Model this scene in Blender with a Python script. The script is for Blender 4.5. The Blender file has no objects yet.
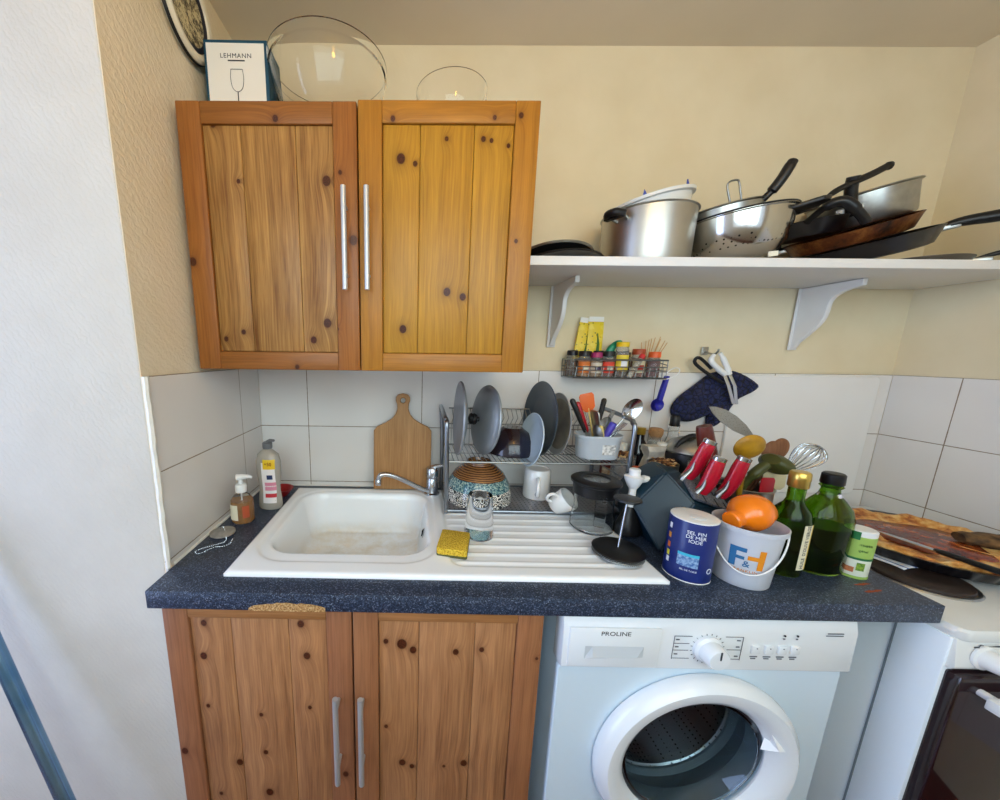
import bpy, bmesh, math, random
from mathutils import Vector, Matrix, Euler
PI = math.pi
S = bpy.context.scene
COL = S.collection

# ------------------------------------------------------------------ camera
cam_d = bpy.data.cameras.new('camera')
cam = bpy.data.objects.new('camera', cam_d); COL.objects.link(cam)
S.camera = cam
cam_d.sensor_fit = 'HORIZONTAL'; cam_d.sensor_width = 36.0
cam_d.lens = 354.946 / 1000 * 36.0
cam_d.shift_x = (500 - 412.0) / 1000
cam_d.shift_y = (419.7 - 400) / 1000
cam_d.clip_start = 0.02
_ri = Vector((0.99985946, 0.01202927, 0.01167735)); _up = Vector((-0.01367651, 0.18241035, 0.98312737)); _fw = Vector((-0.00969624, 0.9831489, -0.18254923))
cam.matrix_world = Matrix(((_ri.x, _up.x, -_fw.x, 0.54636), (_ri.y, _up.y, -_fw.y, -1.22968), (_ri.z, _up.z, -_fw.z, 1.35144), (0, 0, 0, 1)))

# ------------------------------------------------------------------ world, lights, exposure
S.view_settings.view_transform = 'Standard'; S.view_settings.look = 'None'
S.view_settings.exposure = -0.22; S.view_settings.gamma = 1.0; S.view_settings.use_curve_mapping = False
w = bpy.data.worlds.new('daylight'); S.world = w; w.use_nodes = True
w.node_tree.nodes['Background'].inputs[0].default_value = (0.70, 0.82, 1.0, 1)
w.node_tree.nodes['Background'].inputs[1].default_value = 1.6

def area(name, loc, rot, sx, sy, power, col):
    l = bpy.data.lights.new(name, 'AREA'); l.shape = 'RECTANGLE'; l.size = sx; l.size_y = sy
    l.energy = power; l.color = col
    o = bpy.data.objects.new(name, l); COL.objects.link(o); o.location = loc; o.rotation_euler = rot
    return o
# daylight entering through the window behind the camera
area('window_daylight', (0.80, -1.94, 1.66), (math.radians(66), 0, 0), 1.7, 0.95, 24, (0.70, 0.86, 0.87))
# daylight through the tall window in the far left wall
area('side_window_daylight', (-1.27, -1.28, 1.15), (math.radians(90), 0, math.radians(-90)), 1.1, 1.7, 33, (0.45, 0.60, 1.0))
# the warm ceiling bulb is a glowing mesh of its own, built with the ceiling lamp
BULB_COLOR = (1.0, 0.53, 0.07); BULB_STRENGTH = 120

# ------------------------------------------------------------------ colour and material helpers
def lin(c):
    if isinstance(c, str):
        c = [int(c[i:i+2], 16) / 255 for i in (0, 2, 4)]
    return tuple((x / 12.92 if x <= 0.04045 else ((x + 0.055) / 1.055) ** 2.4) for x in c)
class N:
    def __init__(s, name):
        s.m = bpy.data.materials.new(name); s.m.use_nodes = True
        s.t = s.m.node_tree; s.b = s.t.nodes['Principled BSDF']; s.co = None
    def n(s, typ, **k):
        nd = s.t.nodes.new(typ)
        for a, v in k.items(): setattr(nd, a, v)
        return nd
    def link(s, a, b): s.t.links.new(a, b)
    def obj(s):
        if not s.co: s.co = s.n('ShaderNodeTexCoord')
        return s.co.outputs['Object']
    def math(s, op, a, b=None, c=None):
        nd = s.n('ShaderNodeMath', operation=op)
        for i, v in enumerate((a, b, c)):
            if v is None: continue
            if isinstance(v, (int, float)): nd.inputs[i].default_value = v
            else: s.link(v, nd.inputs[i])
        return nd.outputs[0]
    def scaled(s, sc):
        mp = s.n('ShaderNodeMapping'); mp.inputs['Scale'].default_value = sc; s.link(s.obj(), mp.inputs[0]); return mp.outputs[0]
    def noise(s, scale, vec=None, detail=3, rough=.5):
        nd = s.n('ShaderNodeTexNoise'); nd.inputs['Scale'].default_value = scale; nd.inputs['Detail'].default_value = detail
        nd.inputs['Roughness'].default_value = rough; s.link(vec or s.obj(), nd.inputs['Vector']); return nd.outputs['Fac']
    def ramp(s, fac, stops, interp='LINEAR'):
        r = s.n('ShaderNodeValToRGB'); r.color_ramp.interpolation = interp; e = r.color_ramp.elements
        while len(e) < len(stops): e.new(0.5)
        for i, (p, c) in enumerate(stops):
            e[i].position = p; c = lin(c) if isinstance(c, str) else c; e[i].color = (*c[:3], 1)
        s.link(fac, r.inputs[0]); return r.outputs[0]
    def mix(s, fac, a, b):
        nd = s.n('ShaderNodeMix', data_type='RGBA')
        for i, v in ((0, fac), (6, a), (7, b)):
            if isinstance(v, str): v = (*lin(v), 1)
            if isinstance(v, (int, float)) or isinstance(v, tuple): nd.inputs[i].default_value = v
            else: s.link(v, nd.inputs[i])
        return nd.outputs[2]
    def color(s, v): s.link(v, s.b.inputs['Base Color'])
    def bump(s, h, strength=.3, dist=.002):
        nd = s.n('ShaderNodeBump'); nd.inputs['Strength'].default_value = strength; nd.inputs['Distance'].default_value = dist
        s.link(h, nd.inputs['Height']); s.link(nd.outputs[0], s.b.inputs['Normal'])
def pm(name, col, rough=.5, metal=0., trans=0., ior=1.45, coat=0., var=0., vscale=40, bump=0., bscale=200, col2=None, alpha=1., sss=0.):
    q = N(name); b = q.b; c = lin(col) if isinstance(col, str) else col
    b.inputs['Roughness'].default_value = rough; b.inputs['Metallic'].default_value = metal
    b.inputs['Transmission Weight'].default_value = trans; b.inputs['IOR'].default_value = ior
    b.inputs['Coat Weight'].default_value = coat; b.inputs['Alpha'].default_value = alpha
    c2 = lin(col2) if col2 else tuple(x * (1 - var) for x in c)
    if var or col2:
        q.color(q.ramp(q.noise(vscale), [(.35, c2), (.65, c)]))
    else: b.inputs['Base Color'].default_value = (*c, 1)
    if bump: q.bump(q.noise(bscale), bump)
    return q.m

def wood(name, base, dark, knots=(), horiz=False, rough=.42, kcol='280d03', freq=1.0, contrast=1.0):
    q = N(name); s = q.n('ShaderNodeSeparateXYZ'); q.link(q.obj(), s.inputs[0])
    x, z = (s.outputs[2], s.outputs[0]) if horiz else (s.outputs[0], s.outputs[2])
    mind = None
    for kx, kz, r in knots:
        dx = q.math('MULTIPLY', q.math('SUBTRACT', s.outputs[0], kx), 1 / (r * .00115))
        dz = q.math('MULTIPLY', q.math('SUBTRACT', s.outputs[2], kz), 1 / (r * .00135))
        d = q.math('SQRT', q.math('ADD', q.math('MULTIPLY', dx, dx), q.math('MULTIPLY', dz, dz)))
        mind = d if mind is None else q.math('SMOOTH_MIN', mind, d, .5)
    xs = x
    if mind is not None:
        warp = q.math('MULTIPLY', q.math('EXPONENT', q.math('MULTIPLY', mind, -.5)), .022)
        xs = q.math('ADD', x, warp)
    cb = q.n('ShaderNodeCombineXYZ')
    wob = q.noise(2.2, q.scaled((1, 1, .5) if not horiz else (.5, 1, 1)), 2)
    xs = q.math('ADD', xs, q.math('MULTIPLY', wob, .025))
    q.link(q.math('MULTIPLY', xs, 42 * freq), cb.inputs[0]); q.link(q.math('MULTIPLY', z, 1.1), cb.inputs[2]); q.link(s.outputs[1], cb.inputs[1])
    g1 = q.noise(1.6, cb.outputs[0], 3, .6)
    cb2 = q.n('ShaderNodeCombineXYZ')
    q.link(q.math('MULTIPLY', xs, 260), cb2.inputs[0]); q.link(q.math('MULTIPLY', z, 9), cb2.inputs[2])
    g2 = q.noise(1.0, cb2.outputs[0], 3, .6)
    f = q.math('ADD', q.math('MULTIPLY', g1, .5), q.math('MULTIPLY', g2, .5))
    patch = q.noise(4, None, 2)
    f = q.math('ADD', q.math('MULTIPLY', f, .8), q.math('MULTIPLY', patch, .2))
    contrast *= 1.12; c = .5 - .17 / contrast, .5 + .15 / contrast
    col = q.ramp(f, [(c[0], dark), (c[1], base)])
    if mind is not None:
        halo = q.ramp(mind, [(0.0, (1, 1, 1)), (.80 / 4, (1, 1, 1)), (1.0 / 4, (.38, .38, .38)), (1.5 / 4, (.16, .16, .16)), (3.2 / 4, (0, 0, 0))])
        # ramp input is clamped to 0..1, so the distance is scaled by 1/4
        rr = halo.node; lk = rr.inputs[0].links[0]; q.t.links.remove(lk); q.link(q.math('MULTIPLY', mind, .25), rr.inputs[0])
        kc = q.ramp(q.noise(400), [(.3, kcol), (.7, '5a2608')])
        col = q.mix(halo, col, kc)
    q.color(col); q.b.inputs['Roughness'].default_value = rough; q.b.inputs['Coat Weight'].default_value = .06; q.b.inputs['Coat Roughness'].default_value = .25; q.b.inputs['Specular IOR Level'].default_value = .35
    q.bump(g2, .12, .0006)
    return q.m

def tiles(name, axis, off, per, top, vper, col='e9e6e2', grout='8a7a66'):
    q = N(name); s = q.n('ShaderNodeSeparateXYZ'); q.link(q.obj(), s.inputs[0])
    def line(v, o, p, hw):
        t = q.math('FRACT', q.math('DIVIDE', q.math('SUBTRACT', v, o - 10 * p), p))
        d = q.math('MULTIPLY', q.math('MINIMUM', t, q.math('SUBTRACT', 1.0, t)), p)
        return d
    d = q.math('MINIMUM', line(s.outputs[axis], off, per, 0), line(s.outputs[2], top, vper, 0))
    wob = q.math('MULTIPLY', q.noise(60), .0012)
    d2 = q.math('ADD', d, wob)
    m = q.math('LESS_THAN', d2, .0019)
    base = q.ramp(q.noise(3, None, 2), [(.3, 'dedad6'), (.7, col)])
    q.color(q.mix(m, base, grout))
    q.link(q.math('ADD', q.math('MULTIPLY', m, .6), .12), q.b.inputs['Roughness'])
    h = q.math('MINIMUM', q.math('MULTIPLY', d, 200), 1.0)
    q.bump(q.math('ADD', h, q.math('MULTIPLY', q.noise(9, None, 1), .6)), .25, .0015)
    return q.m

def wallpaper(name, col, col2, diag=True, strength=.35, ang=38, scale=170):
    q = N(name)
    mp = q.n('ShaderNodeMapping'); mp.inputs['Rotation'].default_value = (math.radians(ang), math.radians(ang), math.radians(0)); q.link(q.obj(), mp.inputs[0])
    w_ = q.n('ShaderNodeTexWave'); w_.inputs['Scale'].default_value = scale / 6; w_.inputs['Distortion'].default_value = 6; w_.inputs['Detail'].default_value = 2; w_.inputs['Detail Scale'].default_value = 3
    q.link(mp.outputs[0], w_.inputs['Vector'])
    q.color(q.ramp(q.noise(5, None, 4), [(.3, col2), (.7, col)]))
    q.b.inputs['Roughness'].default_value = .85
    h = q.math('ADD', q.math('MULTIPLY', w_.outputs['Fac'], .6), q.noise(160))
    q.bump(h, strength, .002)
    return q.m

# ------------------------------------------------------------------ mesh helpers
I4 = Matrix.Identity(4)
def Tr(x=0, y=0, z=0): return Matrix.Translation((x, y, z))
def Rx(a): return Matrix.Rotation(a, 4, 'X')
def Ry(a): return Matrix.Rotation(a, 4, 'Y')
def Rz(a): return Matrix.Rotation(a, 4, 'Z')
def align(d):                                   # matrix turning +z to direction d
    return Vector(d).to_track_quat('Z', 'Y').to_matrix().to_4x4()
class M:
    def __init__(s): s.v = []; s.f = []
    def add(s, vs, fs, T=None):
        o = len(s.v)
        for p in vs:
            p = Vector(p); s.v.append(tuple(T @ p) if T is not None else tuple(p))
        s.f += [tuple(i + o for i in f) for f in fs]; return s
    def box(s, x0, x1, y0, y1, z0, z1, T=None):
        vs = [(x, y, z) for x in (x0, x1) for y in (y0, y1) for z in (z0, z1)]
        return s.add(vs, [(0, 1, 3, 2), (4, 6, 7, 5), (0, 4, 5, 1), (2, 3, 7, 6), (0, 2, 6, 4), (1, 5, 7, 3)], T)
    def lathe(s, prof, n=32, T=None, sx=1., sy=1., closed=False):
        vs = []; fs = []; k = len(prof)
        for i in range(n):
            a = 2 * PI * i / n
            for r, z in prof: vs.append((r * math.cos(a) * sx, r * math.sin(a) * sy, z))
        rng = range(k if closed else k - 1)
        for i in range(n):
            j = (i + 1) % n
            for q in rng:
                q2 = (q + 1) % k
                fs.append((i * k + q, j * k + q, j * k + q2, i * k + q2))
        if not closed:
            if prof[0][0] > 1e-6: fs.append(tuple(i * k for i in reversed(range(n))))
            if prof[-1][0] > 1e-6: fs.append(tuple(i * k + k - 1 for i in range(n)))
        return s.add(vs, fs, T)
    def tube(s, pts, r, n=8, closed=False, T=None, caps=True):
        P = [Vector(p) for p in pts]; k = len(P); R = r if isinstance(r, (list, tuple)) else [r] * k
        vs = []; fs = []; up = None
        for i, p in enumerate(P):
            a = P[(i - 1) % k] if (closed or i > 0) else p
            b = P[(i + 1) % k] if (closed or i < k - 1) else p
            t = (b - a).normalized() if (b - a).length > 1e-9 else Vector((0, 0, 1))
            if up is None:
                up = t.orthogonal().normalized()
            else:
                up = (up - t * up.dot(t));  up = up.normalized() if up.length > 1e-6 else t.orthogonal().normalized()
            sd = t.cross(up)
            for j in range(n):
                an = 2 * PI * j / n; vs.append(p + (up * math.cos(an) + sd * math.sin(an)) * R[i])
        for i in range(k if closed else k - 1):
            i2 = (i + 1) % k
            for j in range(n):
                j2 = (j + 1) % n; fs.append((i * n + j, i * n + j2, i2 * n + j2, i2 * n + j))
        if not closed and caps:
            fs.append(tuple(reversed(range(n)))); fs.append(tuple((k - 1) * n + j for j in range(n)))
        return s.add(vs, fs, T)
    def ball(s, c, r, n=12, sx=1, sy=1, sz=1, T=None):
        pr = [(max(0, r * math.sin(PI * i / n)), -r * math.cos(PI * i / n)) for i in range(n + 1)]
        L = Tr(*c) @ Matrix.Diagonal((sx, sy, sz, 1))
        return s.lathe([(0 if i in (0, n) else a, b) for i, (a, b) in enumerate(pr)], 2 * n, (T @ L) if T is not None else L)
    def loft(s, rings, T=None, capa=True, capb=True):
        k = len(rings[0]); vs = [p for r in rings for p in r]; fs = []
        for i in range(len(rings) - 1):
            for j in range(k):
                j2 = (j + 1) % k; fs.append((i * k + j, i * k + j2, (i + 1) * k + j2, (i + 1) * k + j))
        if capa: fs.append(tuple(reversed(range(k))))
        if capb: fs.append(tuple((len(rings) - 1) * k + j for j in range(k)))
        return s.add(vs, fs, T)
def mesh_obj(name, me, mat, parent=None, smooth=True, ang=38):
    if smooth:
        me.shade_smooth()
        me.set_sharp_from_angle(angle=math.radians(ang))
    if mat: me.materials.append(mat)
    o = bpy.data.objects.new(name, me); COL.objects.link(o)
    if parent: o.parent = parent
    return o
def build(name, m, mat, parent=None, smooth=True, ang=38, bevel=0, seg=2, sub=0, fix=True, label=None):
    me = bpy.data.meshes.new(name); me.from_pydata(m.v, [], m.f)
    bm = bmesh.new(); bm.from_mesh(me)
    if fix:
        bmesh.ops.remove_doubles(bm, verts=bm.verts, dist=1e-5)
        bmesh.ops.recalc_face_normals(bm, faces=bm.faces)
    if bevel:
        es = [e for e in bm.edges if len(e.link_faces) == 2 and e.calc_face_angle(0) > .6]
        bmesh.ops.bevel(bm, geom=es, offset=bevel, segments=seg, affect='EDGES', profile=.5, clamp_overlap=True)
    bm.to_mesh(me); bm.free()
    o = mesh_obj(name, me, mat, parent, smooth, ang)
    if sub:
        sd = o.modifiers.new('sub', 'SUBSURF'); sd.levels = sub; sd.render_levels = sub
    if label: o['label'] = label
    return o
def shape(name, loops, thick, mat, parent=None, T=None, bevel=0, offset=0, label=None):
    """flat outline(s) in the xy plane (first outer, then holes), extruded along z by thick"""
    cu = bpy.data.curves.new(name, 'CURVE'); cu.dimensions = '2D'; cu.fill_mode = 'BOTH'
    cu.extrude = max(thick / 2 - bevel, 0.00001); cu.bevel_depth = bevel; cu.bevel_resolution = 2; cu.offset = -bevel
    for lp in loops:
        sp = cu.splines.new('POLY'); sp.points.add(len(lp) - 1); sp.use_cyclic_u = True
        for i, p in enumerate(lp): sp.points[i].co = (p[0], p[1], 0, 1)
    o = bpy.data.objects.new(name, cu); me = bpy.data.meshes.new_from_object(o)
    bpy.data.objects.remove(o); bpy.data.curves.remove(cu)
    me.name = name; me.materials.clear()
    me.transform((T or I4) @ Tr(0, 0, thick / 2))
    ob = mesh_obj(name, me, mat, parent)
    if label: ob['label'] = label
    return ob
def text(name, body, size, mat, parent, T, thick=.0004, wrap=None, align_x='CENTER', xs=1.0, space=1.0):
    """raised lettering; wrap=(radius) bends it round a z cylinder with centre at origin of T"""
    cu = bpy.data.curves.new(name, 'FONT'); cu.body = body; cu.size = size; cu.align_x = align_x; cu.align_y = 'CENTER'
    cu.extrude = thick / 2; cu.resolution_u = 3; cu.space_character = space
    o = bpy.data.objects.new(name, cu); me = bpy.data.meshes.new_from_object(o)
    bpy.data.objects.remove(o); bpy.data.curves.remove(cu)
    me.name = name; me.materials.clear()
    for v in me.vertices:
        x, y, z = v.co; x *= xs
        if wrap:
            a = x / wrap; R = wrap + z + thick / 2
            v.co = (R * math.sin(a), -R * math.cos(a), y)
        else: v.co = (x, -z - thick / 2, y)            # upright, facing -y
    me.transform(T)
    return mesh_obj(name, me, mat, parent, smooth=False)
def band(m, r, z0, z1, a0, a1, n=16, thick=.0004, sx=1, sy=1, T=None, r1=None):
    """a label: patch of a cylinder wall, angles measured from -y towards +x"""
    r1 = r1 or r
    vs = []; fs = []
    for i in range(n + 1):
        a = a0 + (a1 - a0) * i / n
        for rr, z in ((r, z0), (r1, z1)):
            for t in (0, thick):
                vs.append(((rr + t) * math.sin(a) * sx, -(rr + t) * math.cos(a) * sy, z))
    for i in range(n):
        o = i * 4; p = o + 4
        fs += [(o + 1, p + 1, p + 3, o + 3), (o, o + 2, p + 2, p), (o, p, p + 1, o + 1), (o + 2, o + 3, p + 3, p + 2)]
    fs += [(0, 1, 3, 2), (n * 4, n * 4 + 2, n * 4 + 3, n * 4 + 1)]
    return m.add(vs, fs, T)
def thing(name, label, cat, loc=(0, 0, 0), rot=(0, 0, 0), group=None):
    o = bpy.data.objects.new(name, None); COL.objects.link(o); o.empty_display_size = .03
    o.location = loc; o.rotation_euler = rot; o['label'] = label; o['category'] = cat
    if group: o['group'] = group
    return o
def tag(o, label, cat, group=None, loc=None, rot=None):
    o['label'] = label; o['category'] = cat
    if group: o['group'] = group
    if loc: o.location = loc
    if rot: o.rotation_euler = rot
    return o
def struct(o): o['kind'] = 'structure'; return o
def rrect(x0, x1, y0, y1, r, n=6):
    pts = []
    for cx, cy, a in ((x1 - r, y1 - r, 0), (x0 + r, y1 - r, 90), (x0 + r, y0 + r, 180), (x1 - r, y0 + r, 270)):
        for i in range(n + 1):
            t = math.radians(a + 90 * i / n); pts.append((cx + r * math.cos(t), cy + r * math.sin(t)))
    return pts
def circle(cx, cy, r, n=48): return [(cx + r * math.cos(2 * PI * i / n), cy + r * math.sin(2 * PI * i / n)) for i in range(n)]
def spline(pts, n=8):
    """Catmull-Rom through points"""
    P = [Vector(p) for p in pts]; out = []
    for i in range(len(P) - 1):
        a = P[max(i - 1, 0)]; b = P[i]; c = P[i + 1]; d = P[min(i + 2, len(P) - 1)]
        for j in range(n):
            t = j / n
            out.append(.5 * ((2 * b) + (c - a) * t + (2 * a - 5 * b + 4 * c - d) * t * t + (3 * b - a - 3 * c + d) * t ** 3))
    out.append(P[-1]); return out
UP = Rx(PI / 2)          # turns a shape drawn in xy into one standing in xz, its thickness running to -y
# ------------------------------------------------------------------ common materials
m_handle = pm('handle_steel', 'c2c4c6', .38, .55)
m_chrome = pm('chrome', 'c8ccd2', .18, 1)
m_steel = pm('brushed_steel', 'b4b4b0', .32, 1, var=.25, vscale=30)
m_wire = pm('wire_steel', '8a8a88', .35, 1)
m_alu = pm('dull_aluminium', 'c0beb8', .38, 1, var=.12, vscale=12)
m_blackp = pm('black_plastic', '121214', .38)
m_blackm = pm('matt_black', '17171a', .6)
m_whitep = pm('white_plastic', 'ebebea', .35, var=.04, vscale=8)
m_enamel = pm('white_enamel', 'e8ecf0', .22, coat=.3)
m_glass = pm('clear_glass', (1, 1, 1), .02, trans=1, ior=1.3)
m_porc = pm('white_porcelain', 'efeeec', .18, coat=.3)
m_dark = pm('dark_gap', '101114', .8)
m_ink = pm('dark_ink', '2a2c34', .6)

# ------------------------------------------------------------------ room shell
m_cream = wallpaper('cream_paint', 'e6d9ba', 'ddceac', strength=.10, ang=20, scale=60)
m_wp = wallpaper('beige_wallpaper', 'ece0c8', 'e2d3b4', strength=.55)
m_white = wallpaper('white_wallpaper', 'd2ccc2', 'c8c1b6', strength=.35)
m_ceil = pm('ceiling_paint', 'e4d6bc', .9, var=.06, vscale=3, bump=.1, bscale=90)
XR = 2.163; ZC = 2.25; ZT = 1.300; YB = -2.0; XL = -1.3
struct(build('wall_back', M().box(-.1, XR + .1, .006, .1, 0, ZC), m_cream, smooth=False))
m_leftw = M().box(-.1, -.006, -.519, .1, 0, ZC)
struct(build('wall_left', m_leftw, m_wp, smooth=False))
struct(build('wall_front_left', M().box(XL - .1, -.0066, -.52, -.42, 0, ZC), m_white, smooth=False, bevel=.003))
struct(build('wall_far_left', M().box(XL - .1, XL, YB, -1.85, 0, ZC).box(XL - .1, XL, -.72, -.52, 0, ZC).box(XL - .1, XL, -1.85, -.72, 0, .28).box(XL - .1, XL, -1.85, -.72, 2.02, ZC), m_cream, smooth=False))
w2 = M()
for a in (-1.85, -1.31, -.77): w2.box(XL - .07, XL - .02, a, a + .05, .28, 2.02)
for z in (.28, 1.97): w2.box(XL - .07, XL - .02, -1.85, -.72, z, z + .05)
w2o = struct(build('window_2', w2, m_whitep, smooth=False))
struct(build('window_pane', M().box(XL - .05, XL - .045, -1.85, -.72, .28, 2.02), m_glass, w2o, smooth=False))
struct(build('wall_right', M().box(XR + .004, XR + .1, YB, .1, 0, ZC), m_cream, smooth=False))
rear = M().box(XL - .1, -.15, YB - .1, YB, 0, ZC).box(2.05, XR + .1, YB - .1, YB, 0, ZC).box(-.15, 2.05, YB - .1, YB, 0, 1.05).box(-.15, 2.05, YB - .1, YB, 2.17, ZC)
struct(build('wall_rear', rear, m_cream, smooth=False))
struct(build('ceiling', M().box(XL - .1, XR + .1, YB - .1, .1, ZC, ZC + .08), m_ceil, smooth=False))
m_floor = wood('floor_boards', '6b2d1b', '401a10', rough=.35)
struct(build('floor', M().box(XL - .1, XR + .1, YB - .1, .1, -.06, 0), m_floor, smooth=False))
wn = M()
for a in (-.15, .92, 1.99):
    wn.box(a, a + .06, YB - .07, YB - .02, 1.05, 2.17)
wn.box(-.15, 2.05, YB - .07, YB - .02, 1.05, 1.11).box(-.15, 2.05, YB - .07, YB - .02, 2.11, 2.17)
wo = struct(build('window_1', wn, m_whitep, smooth=False))
struct(build('window_pane', M().box(-.15, 2.05, YB - .05, YB - .045, 1.05, 2.17), m_glass, wo, smooth=False))

# tiling, fixed to the walls
m_tb = tiles('back_wall_tiles', 0, .168, .40, ZT, .2047)
m_tl = tiles('left_wall_tiles', 1, -.1354, .40, ZT, .2047)
m_tr = tiles('right_wall_tiles', 1, -.157, .40, ZT, .2047)
struct(build('trim_1', M().box(0, XR, -.0, .006, .80, ZT), m_tb, smooth=False, bevel=.001))
struct(build('trim_2', M().box(-.0062, 0, -.5195, 0, .80, ZT), m_tl, smooth=False, bevel=.001))
struct(build('trim_3', M().box(XR, XR + .004, -1.6, 0, .30, ZT), m_tr, smooth=False, bevel=.001))
m_plaster = pm('plaster_filler', 'f0ece4', .9, bump=.5, bscale=120, var=.08)
ed = M(); random.seed(3)
pts = []
for i in range(24):
    z = .876 + i * (ZT - .876) / 23; pts.append((.0005, -.517 + random.uniform(-.0015, .0015), z))
ed.tube(pts, [.006 + random.uniform(-.001, .001) for _ in pts], 6)
struct(build('trim_4', ed, m_plaster))
sk = M().tube([(.002, -.50 + i * .02, .8755) for i in range(25)], .0035, 6).tube([(i * .06, -.003, .8755) for i in range(27)], .003, 6)
struct(build('trim_5', sk, m_plaster))
# ceiling bulb (behind and above the camera, mirrored in the doors and glass bowls)
lt = thing('ceiling_lamp', 'warm bulb over an added light-blocking bowl, hanging from the ceiling behind the viewer', 'lamp', (.80, -1.42, ZC))
qb = N('bulb_glow'); qb.b.inputs['Emission Color'].default_value = (*BULB_COLOR, 1); qb.b.inputs['Emission Strength'].default_value = BULB_STRENGTH
build('socket', M().lathe([(.045, 0), (.045, -.012), (.018, -.02), (.018, -.09), (.0, -.09)], 24), m_whitep, lt)
build('bulb', M().ball((0, 0, -.19), .045, 12, sz=1.15).lathe([(.014, -.09), (.016, -.12), (.026, -.16)], 16), qb.m, lt)
build('added_blocker', M().lathe([(.0, -.258), (.05, -.256), (.095, -.252), (.125, -.240), (.127, -.240), (.098, -.256), (.05, -.264), (0, -.263)], 40), m_whitep, lt)  # added unseen bowl, keeps the bulb's direct light off the lower kitchen
build('added_blocker_rod', M().tube([(.126, 0, -.240), (.02, 0, -.03)], .0015, 6).tube([(-.126, 0, -.240), (-.02, 0, -.03)], .0015, 6), m_wire, lt)

# white board leaning on the tiles, right part
pn = shape('splashback_panel', [rrect(1.625, 2.112, .878, 1.293, .018)], .010, pm('panel_white', 'e9e7e4', .3, var=.03, vscale=5), T=UP, bevel=.003)
pn.location = (0, -.001, 0)
tag(pn, 'large plain white board with rounded corners standing against the tiles behind the oil bottles', 'panel')

# ------------------------------------------------------------------ wood cabinets
def cabinet(name, label, x, yf, z0, z1, depth, doors, handle_z, woodc, carc_top=True, zs=None):
    t = thing(name, label, 'cabinet', (x, yf, z0))
    H = z1 - z0; W = .8
    mc = woodc['carcass']
    c = M().box(0, .018, .0205, depth, 0, H).box(W - .018, W, .0205, depth, 0, H).box(.018, W - .018, .0205, depth, 0, .018)
    if carc_top: c.box(.018, W - .018, .0205, depth, H - .018, H)
    c.box(.018, W - .018, depth - .006, depth, .018, H - .018).box(.018, W - .018, .03, depth - .01, H * .5, H * .5 + .016)
    build('carcass', c, mc, t, smooth=False)
    for i, d in enumerate(doors):
        x0 = .0015 + i * .4; x1 = x0 + .397
        zt = H + d.get('lift', 0); zb = 0.0; rt, rb, sw = d['rt'], d['rb'], .053
        fr = build('door', M().box(x0 + .004, x1 - .004, .0165, .0195, zb + .004, zt - .004), d['panel'], t, smooth=False)
        for a, b in ((x0, x0 + sw), (x1 - sw, x1)): build('stile', M().box(a, b, 0, .02, zb, zt), d['stile'], fr, bevel=.0022, ang=50)
        xs = [x0 + sw + .0006] + [x0 + sw + (x1 - x0 - 2 * sw) * f for f in d['split']] + [x1 - sw - .0006]
        for a, b in zip(xs[:-1], xs[1:]):
            build('plank', M().box(a + .0004, b - .0004, .0055, .017, rb + .001, zt - rt - .001), d['panel'], fr, bevel=.0018, ang=50)
        build('rail', M().box(x0 + sw, x1 - sw, .0008, .0195, zb, rb), d['rail'], fr, bevel=.0018, ang=50)
        build('rail', M().box(x0 + sw, x1 - sw, .0008, .0195, zt - rt, zt), d['rail'], fr, bevel=.0018, ang=50)
        hx = d['hx']; h0, h1 = handle_z
        hm = M().tube([(hx, -.032, h0), (hx, -.032, h1)], .006, 14)
        for hz in (h0 + .035, h1 - .035): hm.tube([(hx, -.032, hz), (hx, 0.001, hz)], .0042, 10)
        build('handle', hm, m_handle, fr, label='brushed steel bar handle')
    return t
KU_L = [(.079,1.846,6),(.328,1.734,9),(.07,1.382,5),(.114,1.399,5),(.32,1.422,9),(.285,1.382,7),(.127,1.732,4)]
KU_L = [(a, b - 1.309, r) for a, b, r in KU_L]
KS_L = [(.36,.440,4),(.387,.299,9),(.009,.249,8),(.344,.099,4)]
KR_L = [(.22,.546,6),(.243,.007,5)]
KU_R = [(a, b - 1.309, r) for a, b, r in [(.496,1.78,9),(.528,1.77,5),(.597,1.82,4),(.678,1.82,5),(.696,1.817,4),(.734,1.807,4),(.607,1.497,8),(.645,1.486,7),(.503,1.41,8)]]
KS_R = [(.757,.554,5),(.762,.300,4)]
KR_R = [(.478,.547,5),(.70,.55,4)]
ub, ud = 'b9752c', '8f521c'
wu = dict(carcass=wood('upper_carcass_pine', 'a8662a', '84481c'))
dl = dict(stile=wood('upper_left_stile_pine', 'a4682e', '7c4518', KS_L), panel=wood('upper_left_panel_pine', 'b88a4c', '70441e', KU_L, contrast=1.1, kcol='260d04'), rail=wood('upper_left_rail_pine', '9c622a', '74441a', KR_L, horiz=True), split=(.29, .71), rt=.044, rb=.043, hx=.372)
dr = dict(stile=wood('upper_right_stile_lamplit_pine', 'b47a26', '8c5816', KS_R), panel=wood('upper_right_panel_lamplit_pine', 'c4902c', '8a5c18', KU_R, contrast=.8), rail=wood('upper_right_rail_lamplit_pine', 'b67a28', '8c5818', KR_R, horiz=True), split=(.29, .70), rt=.044, rb=.043, hx=.4225, lift=.003)  # right door pine coloured yellower, painting in the lamp's reflected glow
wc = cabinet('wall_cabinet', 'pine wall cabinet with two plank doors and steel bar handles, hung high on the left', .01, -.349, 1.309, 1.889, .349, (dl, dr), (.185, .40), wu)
KL_L = [(.084,.786,6),(.076,.705,7),(.29,.788,7),(.3,.71,7),(.074,.576,4),(.191,.555,4),(.301,.577,4),(.133,.422,7),(.195,.452,5),(.082,.33,4),(.197,.337,8)]
KL_L = [(a, b - .10, r) for a, b, r in KL_L]
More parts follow.
